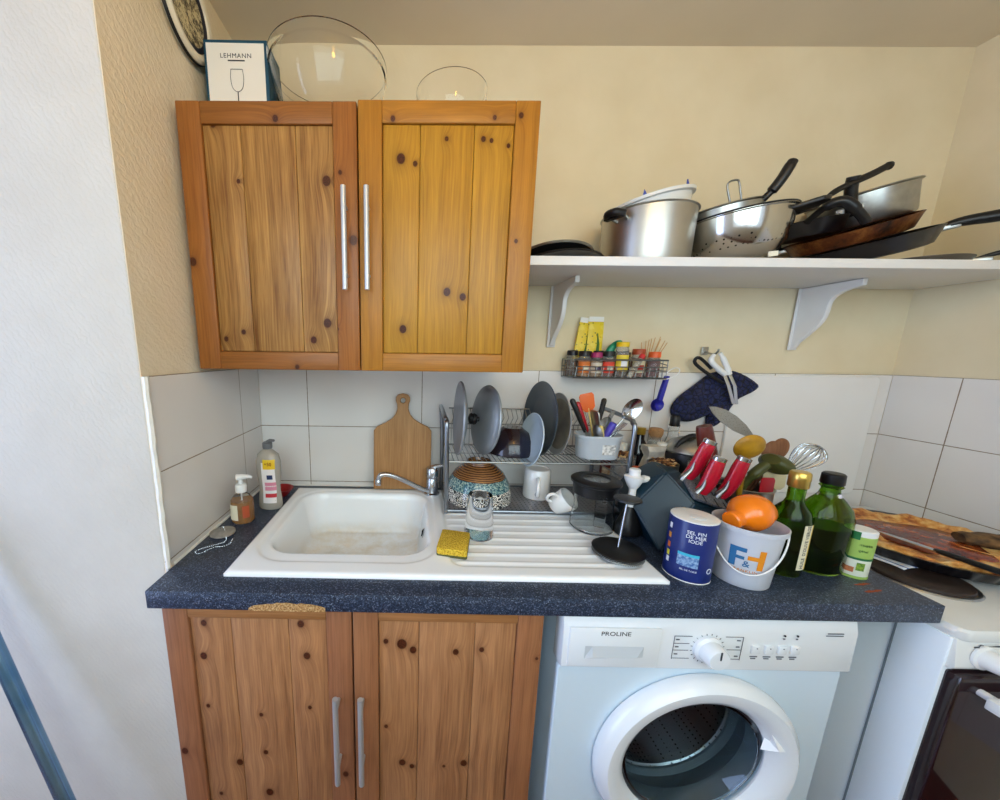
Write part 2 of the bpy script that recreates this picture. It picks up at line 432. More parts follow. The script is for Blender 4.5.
KL_R = [(a, b - .10, r) for a, b, r in [(.47,.75,5),(.504,.744,10),(.528,.73,7),(.619,.727,6),(.674,.734,5),(.47,.531,4),(.507,.432,7),(.529,.422,5),(.647,.434,7),(.602,.424,3)]]
wl = dict(carcass=pm('cabinet_side_white', 'dfe4ea', .4))
ll = dict(stile=wood('lower_left_stile_pine', 'a26c4a', '7c4e34', [(.013,.358,7),(.378,.303,6)]), panel=wood('lower_left_panel_pine', 'b88458', '7a4e34', KL_L), rail=wood('lower_left_rail_pine', 'b07a4c', '84562f', horiz=True), split=(.30, .72), rt=.031, rb=.045, hx=.367)
lr = dict(stile=wood('lower_right_stile_pine', 'a6704a', '7e5034', [(.79,.62,3)]), panel=wood('lower_right_panel_pine', 'ba865a', '7c5034', KL_R), rail=wood('lower_right_rail_pine', 'b07a4c', '84562f', horiz=True), split=(.295, .70), rt=.031, rb=.045, hx=.4195)
bc = cabinet('base_cabinet', 'knotty pine base cabinet with two plank doors standing under the sink', .02, -.58, .10, .833, .575, (ll, lr), (.322, .543), wl, carc_top=False)
build('plinth', M().box(.0, .8, .06, .08, -.10, -.001), wl['carcass'], bc, smooth=False)

# ------------------------------------------------------------------ countertop
q = N('speckled_laminate')
v = q.n('ShaderNodeTexVoronoi'); v.inputs['Scale'].default_value = 520; q.link(q.obj(), v.inputs['Vector'])
sp = q.n('ShaderNodeSeparateColor'); q.link(v.outputs['Color'], sp.inputs[0])
q.color(q.ramp(sp.outputs[0], [(0, '101828'), (.5, '1e2a3e'), (.75, '34445e'), (.92, '525c70'), (1, '7c8698')]))
q.b.inputs['Roughness'].default_value = .42; q.bump(q.noise(300), .15, .001)
HX0, HX1, HY0, HY1 = .155, 1.075, -.525, -.065
ct = M()
xs = [.0035, HX0, HX1, 1.6]; ys = [-.595, HY0, HY1, -.004]
vid = {}; vs = []; fs = []
for zi, z in enumerate((.834, .874)):
    for i, x in enumerate(xs):
        for j, y in enumerate(ys): vid[i, j, zi] = len(vs); vs.append((x, y, z))
for i in range(3):
    for j in range(3):
        if (i, j) == (1, 1): continue
        fs.append((vid[i, j, 1], vid[i + 1, j, 1], vid[i + 1, j + 1, 1], vid[i, j + 1, 1]))
        fs.append((vid[i, j, 0], vid[i, j + 1, 0], vid[i + 1, j + 1, 0], vid[i + 1, j, 0]))
for i in range(3):
    fs.append((vid[i, 0, 0], vid[i + 1, 0, 0], vid[i + 1, 0, 1], vid[i, 0, 1])); fs.append((vid[i, 3, 0], vid[i, 3, 1], vid[i + 1, 3, 1], vid[i + 1, 3, 0]))
    fs.append((vid[0, i, 0], vid[0, i, 1], vid[0, i + 1, 1], vid[0, i + 1, 0])); fs.append((vid[3, i, 0], vid[3, i + 1, 0], vid[3, i + 1, 1], vid[3, i, 1]))
fs += [(vid[1, 1, 0], vid[1, 1, 1], vid[2, 1, 1], vid[2, 1, 0]), (vid[1, 2, 0], vid[2, 2, 0], vid[2, 2, 1], vid[1, 2, 1]), (vid[1, 1, 0], vid[1, 2, 0], vid[1, 2, 1], vid[1, 1, 1]), (vid[2, 1, 0], vid[2, 1, 1], vid[2, 2, 1], vid[2, 2, 0])]
ct.add(vs, fs)
top = build('countertop', ct, q.m, bevel=.0025)
tag(top, 'long dark blue-grey speckled worktop running from the left wall to the cooker', 'worktop')
random.seed(5)
ol = [(.213, .835), (.369, .835)] + [(.369 - .156 * i / 16, .8385 + .0145 * math.sin(PI * min(1, max(0, (i + .6) / 17))) ** .5 + random.uniform(-.0016, .0016)) for i in range(17)]
qc = N('bare_chipboard'); qc.color(qc.ramp(qc.noise(260, None, 4, .7), [(.35, '6e4a26'), (.5, 'b98a52'), (.68, 'e3c692')])); qc.b.inputs['Roughness'].default_value = .9; qc.bump(qc.noise(300), .9, .003)
co = shape('chipped_edge', [ol], .0016, qc.m, top, T=Tr(0, -.5945, 0) @ UP, label='bare chipboard where the laminate has broken off')
stn = M()
for cx, cy, a, l in ((1.512, -.553, .25, .02), (1.515, -.530, .2, .017)):
    ring = [(cx + math.cos(t) * l * (1 + random.uniform(-.3, .3)) * math.cos(a) - math.sin(t) * .0025 * math.sin(a), cy + math.cos(t) * l * math.sin(a) * .6 + math.sin(t) * .0034 * (1 + random.uniform(-.5, .5)), 0) for t in [2 * PI * i / 18 for i in range(18)]]
    stn.loft([[(x, y, .8741) for x, y, _ in ring], [(x, y, .8745) for x, y, _ in ring]])
build('spice_stain', stn, pm('paprika', 'a8522c', .9, var=.4, vscale=500), top, smooth=False, label='orange spice stain on the worktop')

# ------------------------------------------------------------------ sink
def sd_rr(x, y, x0, x1, y0, y1, r):
    cx, cy = (x0 + x1) / 2, (y0 + y1) / 2; dx = abs(x - cx) - ((x1 - x0) / 2 - r); dy = abs(y - cy) - ((y1 - y0) / 2 - r)
    return math.hypot(max(dx, 0), max(dy, 0)) + min(max(dx, dy), 0) - r
def sst(a, b, t): t = min(1, max(0, (t - a) / (b - a))); return t * t * (3 - 2 * t)
SX0, SX1, SY0, SY1 = .137, 1.093, -.543, -.048
def deck(x, y):
    z = .011
    d = sd_rr(x, y, .163, .605, -.497, -.072, .085)
    z -= .003 * (1 - sst(-.004, .004, d))
    b = sd_rr(x, y, .182, .589, -.462, -.082, .075)
    if b < 0:
        z -= .008 * sst(0, -.008, b) + .122 * sst(-.004, -.034, b) + .010 * sst(-.03, -.1, b)
    g = sd_rr(x, y, .632, 1.068, -.505, -.075, .03)
    if g < .004:
        z -= .0035 * (1 - sst(-.006, .004, g))
        k = ((y + .505) % .036) / .036
        ridge = math.exp(-((k - .5) / .13) ** 2)
        z += .0034 * ridge * sst(-.004, -.02, g)
    return z
NX, NY = 250, 132
vs = []; fs = []
for i in range(NX + 1):
    for j in range(NY + 1):
        x = SX0 + (SX1 - SX0) * i / NX; y = SY0 + (SY1 - SY0) * j / NY
        e = sd_rr(x, y, SX0, SX1, SY0, SY1, .012)
        z = deck(x, y) - .004 * (1 - sst(0, .006, -e)); vs.append((x, y, .874 + z))
for i in range(NX):
    for j in range(NY):
        a = i * (NY + 1) + j; fs.append((a, a + NY + 1, a + NY + 2, a + 1))
o = len(vs); rim = [(i, 0) for i in range(NX)] + [(NX, j) for j in range(NY)] + [(NX - i, NY) for i in range(NX)] + [(0, NY - j) for j in range(NY)]
for i, j in rim:
    x, y, z = vs[i * (NY + 1) + j]; vs.append((x, y, .8742))
for k in range(len(rim)):
    a = rim[k][0] * (NY + 1) + rim[k][1]; k2 = (k + 1) % len(rim); b = rim[k2][0] * (NY + 1) + rim[k2][1]
    fs.append((a, o + k, o + k2, b))
qs = N('sink_white')
sps = qs.n('ShaderNodeSeparateXYZ'); qs.link(qs.obj(), sps.inputs[0])
low = qs.ramp(sps.outputs[2], [(.742, (1, 1, 1)), (.79, (0, 0, 0))])     # tea-coloured scum that settled in the bottom
dirt = qs.math('MULTIPLY', low, qs.ramp(qs.noise(9, None, 5, .7), [(.35, (0, 0, 0)), (.75, (1, 1, 1))]))
qs.color(qs.mix(dirt, 'f6f9fc', 'd8c49c')); qs.b.inputs['Roughness'].default_value = .2; qs.b.inputs['Coat Weight'].default_value = .3
sm = M(); sm.v = vs; sm.f = fs
snk = thing('sink', 'white inset sink with one basin and a ridged drainboard on the right', 'sink', (0, 0, 0))
build('sink_basin', sm, qs.m, snk, fix=False, ang=60)
build('drain', M().lathe([(.0, .004), (.018, .004), (.02, .002), (.030, .002), (.034, 0)], 28, Tr(.385, -.40, .7345)), m_chrome, snk)
ov = M().lathe([(0, .002), (.013, .002), (.015, 0)], 20, Tr(.5735, -.27, .838) @ Ry(-PI / 2 + .22))
build('overflow', ov, m_chrome, snk)
ovb = M().box(-.0015, .0015, -.011, .011, .002, .004, Tr(.5735, -.27, .838) @ Ry(-PI / 2 + .22)).box(-.011, .011, -.0015, .0015, .002, .004, Tr(.5735, -.27, .838) @ Ry(-PI / 2 + .22))
build('overflow_slot', ovb, m_dark, snk, smooth=False)
fc = M(); random.seed(8)
for k in range(22):
    cx = .385 + random.uniform(-.12, .15); cy = -.25 + random.uniform(-.1, .1)
    fc.ball((cx, cy, .736), random.uniform(.0008, .0022), 4, sx=random.uniform(1, 2), sz=.5)
fo = build('food_crumbs', fc, pm('crumbs', '6a5a30', .8, var=.5, vscale=300))
fo['kind'] = 'stuff'; tag(fo, 'dark food crumbs scattered over the bottom of the sink', 'crumbs')
# tap
tp = thing('tap', 'chrome kitchen mixer tap at the back rim of the sink', 'tap', (.605, -.088, .885))
build('tap_body', M().lathe([(.0, 0), (.026, 0), (.026, .004), (.021, .008), (.021, .052), (.019, .055), (.019, .06), (.022, .062), (.022, .088), (.018, .094), (0, .096)], 32), m_chrome, tp)
build('spout', M().tube(spline([(-.012, -.012, .018), (-.035, -.02, .025), (-.10, -.035, .062), (-.135, -.042, .078), (-.158, -.047, .082), (-.172, -.05, .077), (-.176, -.051, .062)], 6), [.008] * 30 + [.0075] * 7, 14).lathe([(.010, 0), (.010, .016), (.0085, .018), (.0, .018)], 16, Tr(-.176, -.051, .048)), m_chrome, tp)
build('tap_lever', M().tube([(0, .0, .09), (.012, -.004, .098), (.034, -.01, .103)], [.010, .008, .006], 12), m_chrome, tp)
# ------------------------------------------------------------------ washing machine
WX, WF = .857, -.578
wm = thing('washing_machine', 'white front loading washing machine with round door under the worktop', 'washing machine', (WX, WF, 0))
m_wm = pm('machine_white', 'd2e2ee', .3, coat=.2)
W = .598
build('body', M().box(.004, .01, .012, .54, .02, .822).box(W - .01, W - .004, .012, .54, .02, .822).box(.01, W - .01, .012, .54, .812, .822).box(.01, W - .01, .53, .54, .02, .812).box(.01, W - .01, .012, .53, .02, .03), m_wm, wm, smooth=False)
CX, CZ = .312, .477
shape('front_panel', [rrect(.0, W, .0, .705, .012), circle(CX, CZ, .170, 64)], .014, m_wm, wm, T=Tr(0, .014, 0) @ UP, bevel=.003)
# control fascia
build('control_panel', M().loft([[(0, .0, z0), (W, .0, z0), (W, .03, z1), (0, .03, z1)] for z0, z1 in ((.708, .708),)] + [[(0, -.012, .712), (W, -.012, .712), (W, .03, .712), (0, .03, .712)], [(0, -.010, .80), (W, -.010, .80), (W, .03, .80), (0, .03, .80)], [(0, -.004, .824), (W, -.004, .824), (W, .03, .824), (0, .03, .824)]]), m_enamel, wm, bevel=.002)
dwr = thing  # (alias unused)
dz = M().box(.012, .198, -.0145, -.009, .716, .806)
dd = build('detergent_drawer', dz, m_enamel, wm, bevel=.0016)
build('drawer_recess', M().add([(.045, -.0148, .765), (.165, -.0148, .765), (.165, -.0148, .74), (.045, -.0148, .735), (.06, -.0150, .764), (.15, -.0150, .764), (.15, -.0205, .744), (.06, -.0205, .742)], [(0, 1, 5, 4), (1, 2, 6, 5), (2, 3, 7, 6), (3, 0, 4, 7), (4, 5, 6, 7)]), pm('recess_white', 'c4cad0', .4), dd, smooth=False)
text('brand_lettering', 'PROLINE', .0135, m_ink, dd, Tr(.105, -.0146, .794), xs=1.15)
kb = build('program_knob', M().lathe([(.0, 0), (.029, 0), (.029, .006), (.024, .010), (.022, .03), (.020, .033), (0, .034)], 36, Tr(.296, -.011, .762) @ Rx(PI / 2)), m_enamel, wm)
build('knob_mark', M().box(.2945, .2975, -.0455, -.0445, .765, .783), m_ink, kb, smooth=False)
mk = M(); F = -.0125
for k in range(20):
    a = 2 * PI * (k + .5) / 20
    mk.box(-.0004, .0004, F, F + .001, .031, .0345, Tr(.296, 0, .762) @ Ry(a))
    for r_ in (0, 1):
        pass
for x0, x1, z in ((.226, .262, .79), (.33, .366, .79), (.226, .258, .773), (.336, .366, .76), (.226, .258, .757), (.336, .366, .738), (.226, .262, .738)):
    mk.box(x0, x1, F, F + .001, z - .0004, z + .0004)
for x0 in (.226, .3655):
    mk.box(x0, x0 + .0007, F, F + .001, .736, .79)
for k, (x0, z) in enumerate(((.230, .782), (.230, .765), (.230, .748), (.354, .782), (.354, .767), (.354, .745))):
    mk.box(x0, x0 + .007, F, F + .001, z - .0012, z + .0012)
for bx in (.394, .421, .448, .474):
    mk.box(bx - .001, bx + .001, -.0165, -.0155, .7665, .768)
    for j in range(2): mk.box(bx - .008 + j * .002, bx + .007 - j * .003, F, F + .001, .744 - j * .0045, .7462 - j * .0045)
mk.box(.446, .450, F, F + .001, .7865, .789).box(.472, .476, F, F + .001, .7865, .789)
for j in range(2): mk.box(.535 - j * .003, .567, F + .001, F + .0018, .800 - j * .005, .8018 - j * .005)
build('program_markings', mk, pm('marking_grey', '5c606a', .6), wm, smooth=False)
for bx in (.394, .421, .448, .474):
    build('button', M().box(bx - .0085, bx + .0085, -.0155, -.010, .7535, .7715), m_enamel, wm, bevel=.0015)
for bx in (.448, .474):
    build('indicator_light', M().lathe([(0, .002), (.002, .0015), (.0022, 0)], 10, Tr(bx, -.0118, .795) @ Rx(PI / 2)), m_ink, wm)
# drum and gasket
m_drum = N('drum_steel'); vv = m_drum.n('ShaderNodeTexVoronoi'); vv.inputs['Scale'].default_value = 90; vv.inputs['Randomness'].default_value = .1
m_drum.link(m_drum.obj(), vv.inputs['Vector']); m_drum.color(m_drum.ramp(vv.outputs['Distance'], [(.18, '1c1c20'), (.24, '8a8c90')])); m_drum.b.inputs['Metallic'].default_value = 1; m_drum.b.inputs['Roughness'].default_value = .3
FT = Tr(CX, 0, CZ) @ Rx(PI / 2)       # lathe axis towards the viewer
build('drum', M().lathe([(0, -.40), (.235, -.40), (.24, -.38), (.24, -.13), (.22, -.105), (.175, -.10), (.172, -.104), (.215, -.11), (.234, -.135), (.234, -.376), (.23, -.394), (0, -.394)], 56, FT), m_drum.m, wm)
for a in (90, 210, 330):
    build('drum_paddle', M().loft([[(-.03, y, .234), (.03, y, .234), (.006, y, .19), (-.006, y, .19)] for y in (.14, .37)], Tr(CX, 0, CZ) @ Ry(math.radians(a))), pm('paddle_steel', '9a9ca0', .3, 1), wm, bevel=.004)
build('gasket', M().lathe([(.176, -.095), (.186, -.085), (.18, -.06), (.17, -.05), (.168, -.03), (.172, -.013), (.178, -.013), (.176, -.03), (.19, -.05), (.196, -.09), (.176, -.101)], 56, FT, closed=True), pm('grey_rubber', '5d646b', .5), wm)
# door
dr_ = build('door', M().lathe([(.157, .0), (.155, .010), (.163, .024), (.181, .036), (.200, .037), (.214, .026), (.219, .010), (.217, .003), (.211, .001)], 72, FT, closed=True), m_enamel, wm)
build('door_glass', M().lathe([(.0, -.085), (.09, -.083), (.118, -.07), (.132, -.03), (.145, .006), (.158, .006), (.158, .002), (.149, .001), (.137, -.032), (.122, -.075), (.092, -.089), (0, -.091)], 56, FT), pm('door_glass_blue', (.80, .93, .98), .02, trans=1, ior=1.33), dr_)
build('door_handle', M().add([(.158, -.0260, .095), (.172, -.0365, .060), (.208, -.030, .052), (.150, -.020, .045), (.163, -.012, .07)], [(0, 1, 2), (1, 3, 2), (0, 4, 1), (4, 3, 1), (0, 2, 4), (2, 3, 4)], Tr(CX - .02, 0, CZ)), pm('handle_white', 'f4f6f8', .3), dr_, smooth=False)
for fx in (.05, .55):
    build('foot', M().lathe([(.02, 0), (.02, .012), (.01, .014), (.01, .03)], 16, Tr(fx, .06, 0)), m_blackp, wm)

# ------------------------------------------------------------------ cooker
SX = 1.607; sw_ = XR - .002 - SX
st = thing('cooker', 'white electric cooker with cast iron hotplates and dark glass oven door', 'cooker', (SX, -.61, 0))
m_st = pm('cooker_enamel', 'e6e6e2', .25, coat=.3, var=.04, vscale=9)
m_sst = pm('cooker_side_blue_white', 'eef6fc', .35)
build('body', M().box(0, sw_, .03, .58, .02, .815), m_sst, st, bevel=.003)
build('side_trim', M().box(-.0025, .002, .075, .078, .02, .81).box(-.0015, .002, .022, .024, .02, .80), pm('seam', '7d8890', .5), st, smooth=False)
build('side_frame', M().box(-.0022, .022, .0, .075, .02, .815), m_sst, st, bevel=.002)
build('hob', M().loft([rr for rr in [[(x, y, z) for x, y in rrect(0 + i, sw_ - i, -.012 + i, .585 - i, .02)] for z, i in ((.815, .002), (.820, 0), (.834, 0), (.839, .003), (.840, .008))]]), m_st, st)
build('control_fascia', M().loft([[(.002, -.008, .752), (sw_, -.008, .752), (sw_, .05, .752), (.002, .05, .752)], [(.002, -.012, .76), (sw_, -.012, .76), (sw_, .05, .76), (.002, .05, .76)], [(.002, -.004, .816), (sw_, -.004, .816), (sw_, .05, .816), (.002, .05, .816)]]), m_st, st, bevel=.002)
def knob(x):
    k = build('knob', M().lathe([(.0, 0), (.024, 0), (.024, .004), (.019, .006), (.017, .032), (.015, .035), (0, .035)], 28, Tr(x, -.010, .782) @ Rx(PI / 2 - .08)), m_whitep, st)
    build('knob_grip', M().box(-.004, .004, -.015, .015, .034, .042, Tr(x, -.010, .782) @ Rx(PI / 2 - .08)), m_whitep, k, bevel=.002)
for x in (.052, .135, .21, .285, .36, .43): knob(x)
build('hotplate_symbols', M().box(.03, .04, -.0105, -.009, .803, .8045).lathe([(.003, 0), (.0038, 0), (.0038, .001), (.003, .001)], 14, Tr(.047, -.0072, .804) @ Rx(PI / 2), closed=True).add([(.055, -.0085, .8045), (.085, -.0085, .807), (.085, -.0085, .803)], [(0, 1, 2)]), m_ink, st, smooth=False)
m_ov = pm('oven_glass', '200d10', .06, coat=.5)
od = build('oven_door', M().box(.006, sw_ - .012, -.022, .028, .14, .745), m_ov, st, bevel=.004)
build('door_handle', M().tube([(.018, -.058, .718), (sw_ - .05, -.058, .718)], .016, 4).tube([(.048, -.058, .715), (.048, -.02, .715)], .008, 8).tube([(sw_ - .07, -.058, .715), (sw_ - .07, -.02, .715)], .008, 8), m_whitep, od, bevel=.003)
build('storage_drawer', M().box(.014, sw_ - .012, -.018, .028, .03, .132), m_st, st, bevel=.003)
m_iron = pm('cast_iron', '33261f', .55, bump=.15, bscale=80, col2='241a16', vscale=14)
def plate(x, y, r):
    p = build('hotplate', M().lathe([(0, .009), (.02, .009), (.024, .0105), (r - .008, .0115), (r - .002, .009), (r, .002), (r, 0)], 56, Tr(x, y, .840)), m_iron, st)
    build('plate_ring', M().lathe([(r, 0), (r, .003), (r + .006, .0035), (r + .009, 0)], 56, Tr(x, y, .8398), closed=True), m_steel, p)
plate(.145, .163, .080); plate(.41, .17, .075); plate(.15, .42, .075); plate(.41, .43, .092)
# ------------------------------------------------------------------ long wall shelf with brackets
ZS = 1.597
shf = build('wall_shelf', M().box(.818, XR - .001, -.277, -.001, 1.575, ZS), pm('shelf_white', 'e6e4e2', .45, var=.03, vscale=4), bevel=.0012)
tag(shf, 'long white shelf board on the back wall carrying the pots and pans', 'shelf')
m_br = pm('bracket_white', 'e2e0de', .4)
def bracket(x, label):
    t = thing('shelf_bracket', label, 'shelf bracket', (x, 0, 1.385), group='white shelf brackets')
    ol = [(0, 0), (0, .189), (.165, .189), (.165, .172)]
    for i in range(15):
        a = i / 14; ol.append((.155 - .133 * a - .02 * math.sin(2 * PI * a), .168 - .15 * a ** 1.6))
    ol.append((.012, .0))
    # outline drawn as (distance from wall, height); turned so that it stands in the yz plane
    shape('brace', [ol], .014, m_br, t, T=Matrix(((0, 0, 1, -.007), (-1, 0, 0, -.001), (0, 1, 0, 0), (0, 0, 0, 1))), bevel=.002)
    build('wall_flange', M().box(-.014, .014, -.005, -.0005, -.006, .189), m_br, t, bevel=.0015)
    build('screw', M().lathe([(0, .002), (.003, .0018), (.004, 0)], 12, Tr(0, -.005, .004) @ Rx(PI / 2)), m_wire, t)
bracket(.999, 'white curved shelf bracket beside the wall cabinet, the left one of two')
bracket(1.802, 'white curved shelf bracket above the oven mitt, the right one of two')

# ------------------------------------------------------------------ cookware on the shelf
def Rm(x, y, z): return Euler((x, y, z)).to_matrix().to_4x4()
m_lidm = pm('grey_lid_metal', '8c8a88', .32, 1, var=.2, vscale=20)
m_cop = N('scorched_pan'); m_cop.color(m_cop.ramp(m_cop.noise(16, None, 5, .7), [(.32, '1e120c'), (.5, '6b3a1c'), (.68, 'a8703a')])); m_cop.b.inputs['Metallic'].default_value = .6; m_cop.b.inputs['Roughness'].default_value = .35; m_cop = m_cop.m
m_pan = pm('pan_black', '141216', .3, coat=.3)
t = thing('pan_lid', 'flat grey metal pan lid lying on the shelf next to the cabinet', 'lid', (.948, -.148, ZS + .002), (-.13, 0, 0))
build('lid_disc', M().lathe([(.113, 0), (.116, .003), (.113, .006), (.10, .012), (.05, .018), (0, .02), (0, .018), (.05, .016), (.10, .009), (.109, .003)], 56, closed=False), m_lidm, t)
build('rim', M().tube([(.115 * math.cos(a), .115 * math.sin(a), .003) for a in [2 * PI * i / 60 for i in range(60)]], .003, 6, closed=True), m_blackp, t)
t = thing('pan_lid', 'black rimmed pan lid resting on top of the flat grey lid', 'lid', (.942, -.135, ZS + .030), (-.16, .03, 0))
build('lid_disc', M().lathe([(.096, 0), (.098, .004), (.09, .008), (.06, .016), (.02, .022), (0, .023), (0, .021), (.06, .013), (.09, .004)], 48), m_blackm, t)
build('rim', M().tube([(.097 * math.cos(a), .097 * math.sin(a), .003) for a in [2 * PI * i / 60 for i in range(60)]], .0035, 6, closed=True), m_steel, t)
build('lid_knob', M().lathe([(.008, .02), (.006, .03), (.014, .036), (.013, .042), (0, .044)], 20), m_blackp, t)
# aluminium pot
t = thing('cooking_pot', 'big dull aluminium pot with black side handles on the shelf', 'pot', (1.186, -.145, ZS), (0, 0, .5))
build('pot_body', M().lathe([(0, 0), (.100, 0), (.108, .006), (.111, .02), (.113, .135), (.117, .138), (.114, .140), (.110, .136), (.108, .02), (.102, .008), (0, .004)], 64), m_alu, t)
for s in (-1, 1):
    h = build('handle', M().tube(spline([(s * .140, -.022, .116), (s * .156, -.012, .119), (s * .158, .0, .120), (s * .156, .012, .119), (s * .140, .022, .116)], 4), .0095, 10).box(s * .150, s * .135, -.026, .026, .108, .123), m_blackp, t, bevel=.002)
    for yy in (-.014, .014): build('handle_rivet', M().tube([(s * .110, yy, .110), (s * .140, yy * 1.4, .116)], .004, 8), m_steel, h)
t = thing('plastic_tub', 'white translucent plastic tub tilted inside the aluminium pot', 'tub', (1.198, -.150, ZS + .070), (.0, -.20, 0))
build('tub_body', M().lathe([(0, 0), (.07, 0), (.078, .006), (.098, .092), (.106, .094), (.107, .101), (.096, .101), (.076, .01), (0, .004)], 56), pm('milky_plastic', 'dcdbd6', .35, sss=.2), t)
for a in (2.5, 4.1, 5.2):
    build('blue_clip', M().add([(-.006, 0, .098), (.006, 0, .098), (0, 0, .116), (-.006, .003, .098), (.006, .003, .098), (0, .003, .116)], [(0, 1, 2), (3, 5, 4), (0, 3, 4, 1), (1, 4, 5, 2), (2, 5, 3, 0)], Rz(a) @ Tr(.100, 0, 0) @ Rz(PI / 2)), pm('clip_blue', '2c3f94', .4), t, smooth=False)
# colander
q = N('perforated_steel'); vv = q.n('ShaderNodeTexVoronoi'); vv.inputs['Scale'].default_value = 95; vv.inputs['Randomness'].default_value = .15
q.link(q.obj(), vv.inputs['Vector']); sz = q.n('ShaderNodeSeparateXYZ'); q.link(q.obj(), sz.inputs[0])
zone = q.math('MULTIPLY', q.math('GREATER_THAN', sz.outputs[2], .035), q.math('LESS_THAN', sz.outputs[2], .072))
hole = q.math('MULTIPLY', q.math('LESS_THAN', vv.outputs['Distance'], .22), zone)
q.color(q.mix(hole, 'c2c0ba', '1a1816')); q.b.inputs['Metallic'].default_value = 1; q.b.inputs['Roughness'].default_value = .16
t = thing('colander', 'shiny stainless steel colander with punched holes and black loop handle', 'colander', (1.438, -.148, ZS + .006), (0, -.13, 0))
build('colander_bowl', M().lathe([(0, 0), (.06, 0), (.085, .008), (.108, .035), (.119, .075), (.122, .108), (.128, .110), (.128, .113), (.120, .112), (.116, .076), (.105, .038), (.083, .012), (.06, .004), (0, .004)], 64, Tr(0, 0, .012)), q.m, t)
build('rim', M().tube([(.126 * math.cos(a), .126 * math.sin(a), .125) for a in [2 * PI * i / 72 for i in range(72)]], .003, 8, closed=True), m_blackp, t)
hh = M()
hh.loft([[(x, y, z - .005 + zz) for x, y, z in ((.112, -.045, .112), (.165, -.034, .118), (.178, -.01, .120), (.178, .01, .120), (.165, .034, .118), (.112, .045, .112))] for zz in (0, .010)])
hh.v = [tuple(Rz(-.75) @ Vector(p)) for p in hh.v]
build('handle', hh, m_blackp, t, bevel=.003)
build('foot_tag', M().box(-.012, .012, -.121, -.119, .0, .012), pm('paper_tag', 'e8e4d0', .8), t, smooth=False, label='small cream paper tag')
t = thing('small_saucepan', 'small steel saucepan lying inside the colander with black handle pointing up', 'saucepan', (1.402, -.135, ZS + .098), (0, -.17, 0))
build('pan_body', M().lathe([(0, 0), (.080, 0), (.088, .008), (.092, .054), (.096, .056), (.095, .059), (.089, .056), (.085, .010), (0, .004)], 56), m_steel, t)
build('handle', M().tube(spline([(.045, -.075, .052), (.060, -.085, .068), (.074, -.095, .090), (.086, -.10, .112), (.095, -.10, .124)], 6), [.008] * 6 + [.012] * 14 + [.011] * 4 + [.009], 12), m_blackp, t)
build('wire_loop', M().tube(spline([(-.040, -.080, .055), (-.050, -.083, .095), (-.045, -.084, .106), (-.028, -.084, .108), (-.020, -.083, .100), (-.012, -.080, .055)], 5), .0022, 8), m_wire, t)
# frying pans
def frypan(name, label, loc, rot, r, depth, mat_in, hdir, hl, parts_mat=None, rise=.03, hr=.009, cat='frying pan'):
    t = thing(name, label, cat, loc, rot)
    build('pan_body', M().lathe([(0, 0), (r * .80, 0), (r * .87, .003), (r * .98, depth * .9), (r, depth), (r * 1.005, depth + .002), (r * .985, depth + .002), (r * .85, .007), (0, .005)], 64), mat_in, t)
    c, s = math.cos(hdir), math.sin(hdir)
    P = [(c * (r * .96), s * (r * .96), depth * .75), (c * (r + .03), s * (r + .03), depth + rise * .25), (c * (r + hl * .5), s * (r + hl * .5), depth + rise * .7), (c * (r + hl), s * (r + hl), depth + rise)]
    pp = spline(P, 6)
    h = build('handle', M().tube(pp, [hr * .7 + hr * .5 * min(1, i / 10) for i in range(len(pp))], 12), parts_mat or m_blackp, t)
    build('handle_bracket', M().box(-.012, .03, -.010, .010, -.006, .006, Tr(c * r * .97, s * r * .97, depth * .72) @ Rz(hdir)), m_steel, h, bevel=.002)
    return t
frypan('frying_pan', 'wide black frying pan at the bottom of the pan pile, handle towards the right wall', (1.805, -.140, ZS + .034), (.03, -.27, 0), .135, .040, m_pan, -.62, .20, rise=-.02, hr=.012)
frypan('frying_pan', 'scorched brown frying pan stacked in the pan pile', (1.765, -.135, ZS + .074), (.05, -.30, 0), .126, .036, m_cop, 2.4, .02, rise=.01, hr=.010)
frypan('frying_pan', 'grey metal pan lying flat under the right end of the pan pile', (1.985, -.118, ZS + .001), (.0, 0, 0), .098, .028, m_lidm, -.75, .16, rise=.02, hr=.006)
t = thing('saucepan', 'steel saucepan with riveted black handle leaning at the back of the pan pile', 'saucepan', (1.828, -.100, ZS + .132), (.0, -.24, 0))
build('pan_body', M().lathe([(0, 0), (.092, 0), (.098, .008), (.102, .078), (.108, .081), (.107, .084), (.099, .080), (.095, .010), (0, .004)], 56), m_steel, t)
h = build('handle', M().tube(spline([(-.03, -.101, .035), (-.03, -.115, .05), (-.030, -.130, .098), (-.026, -.136, .125)], 6), [.010] * 8 + [.013] * 11, 14, T=Rz(-.75)), m_blackp, t)
build('handle_bracket', M().box(-.055, -.005, -.104, -.094, .028, .056, Rz(-.75)), m_steel, h, bevel=.003)
for x in (-.05, -.01): build('rivet', M().ball((x, -.1055, .042), .0045, 6, sy=.5, T=Rz(-.75)), m_chrome, h)
t = thing('saucepan', 'black handled pan seen edge on between the colander and the brown pan', 'saucepan', (1.66, -.10, ZS + .095), (.05, -.14, 0))
build('pan_body', M().lathe([(0, 0), (.078, 0), (.084, .006), (.090, .036), (.092, .04), (.087, .038), (.08, .008), (0, .004)], 48), m_pan, t)
build('handle', M().tube(spline([(-.055, -.07, .035), (-.05, -.11, .06), (-.03, -.13, .063), (-.005, -.14, .035), (.02, -.142, .005)], 6), [.008] * 6 + [.0125] * 12 + [.010] * 7, 12), m_blackp, t)
t = thing('cooking_spatula', 'long black kitchen spatula lying across the pans, handle end up to the right', 'spatula', (1.622, -.185, ZS + .168))
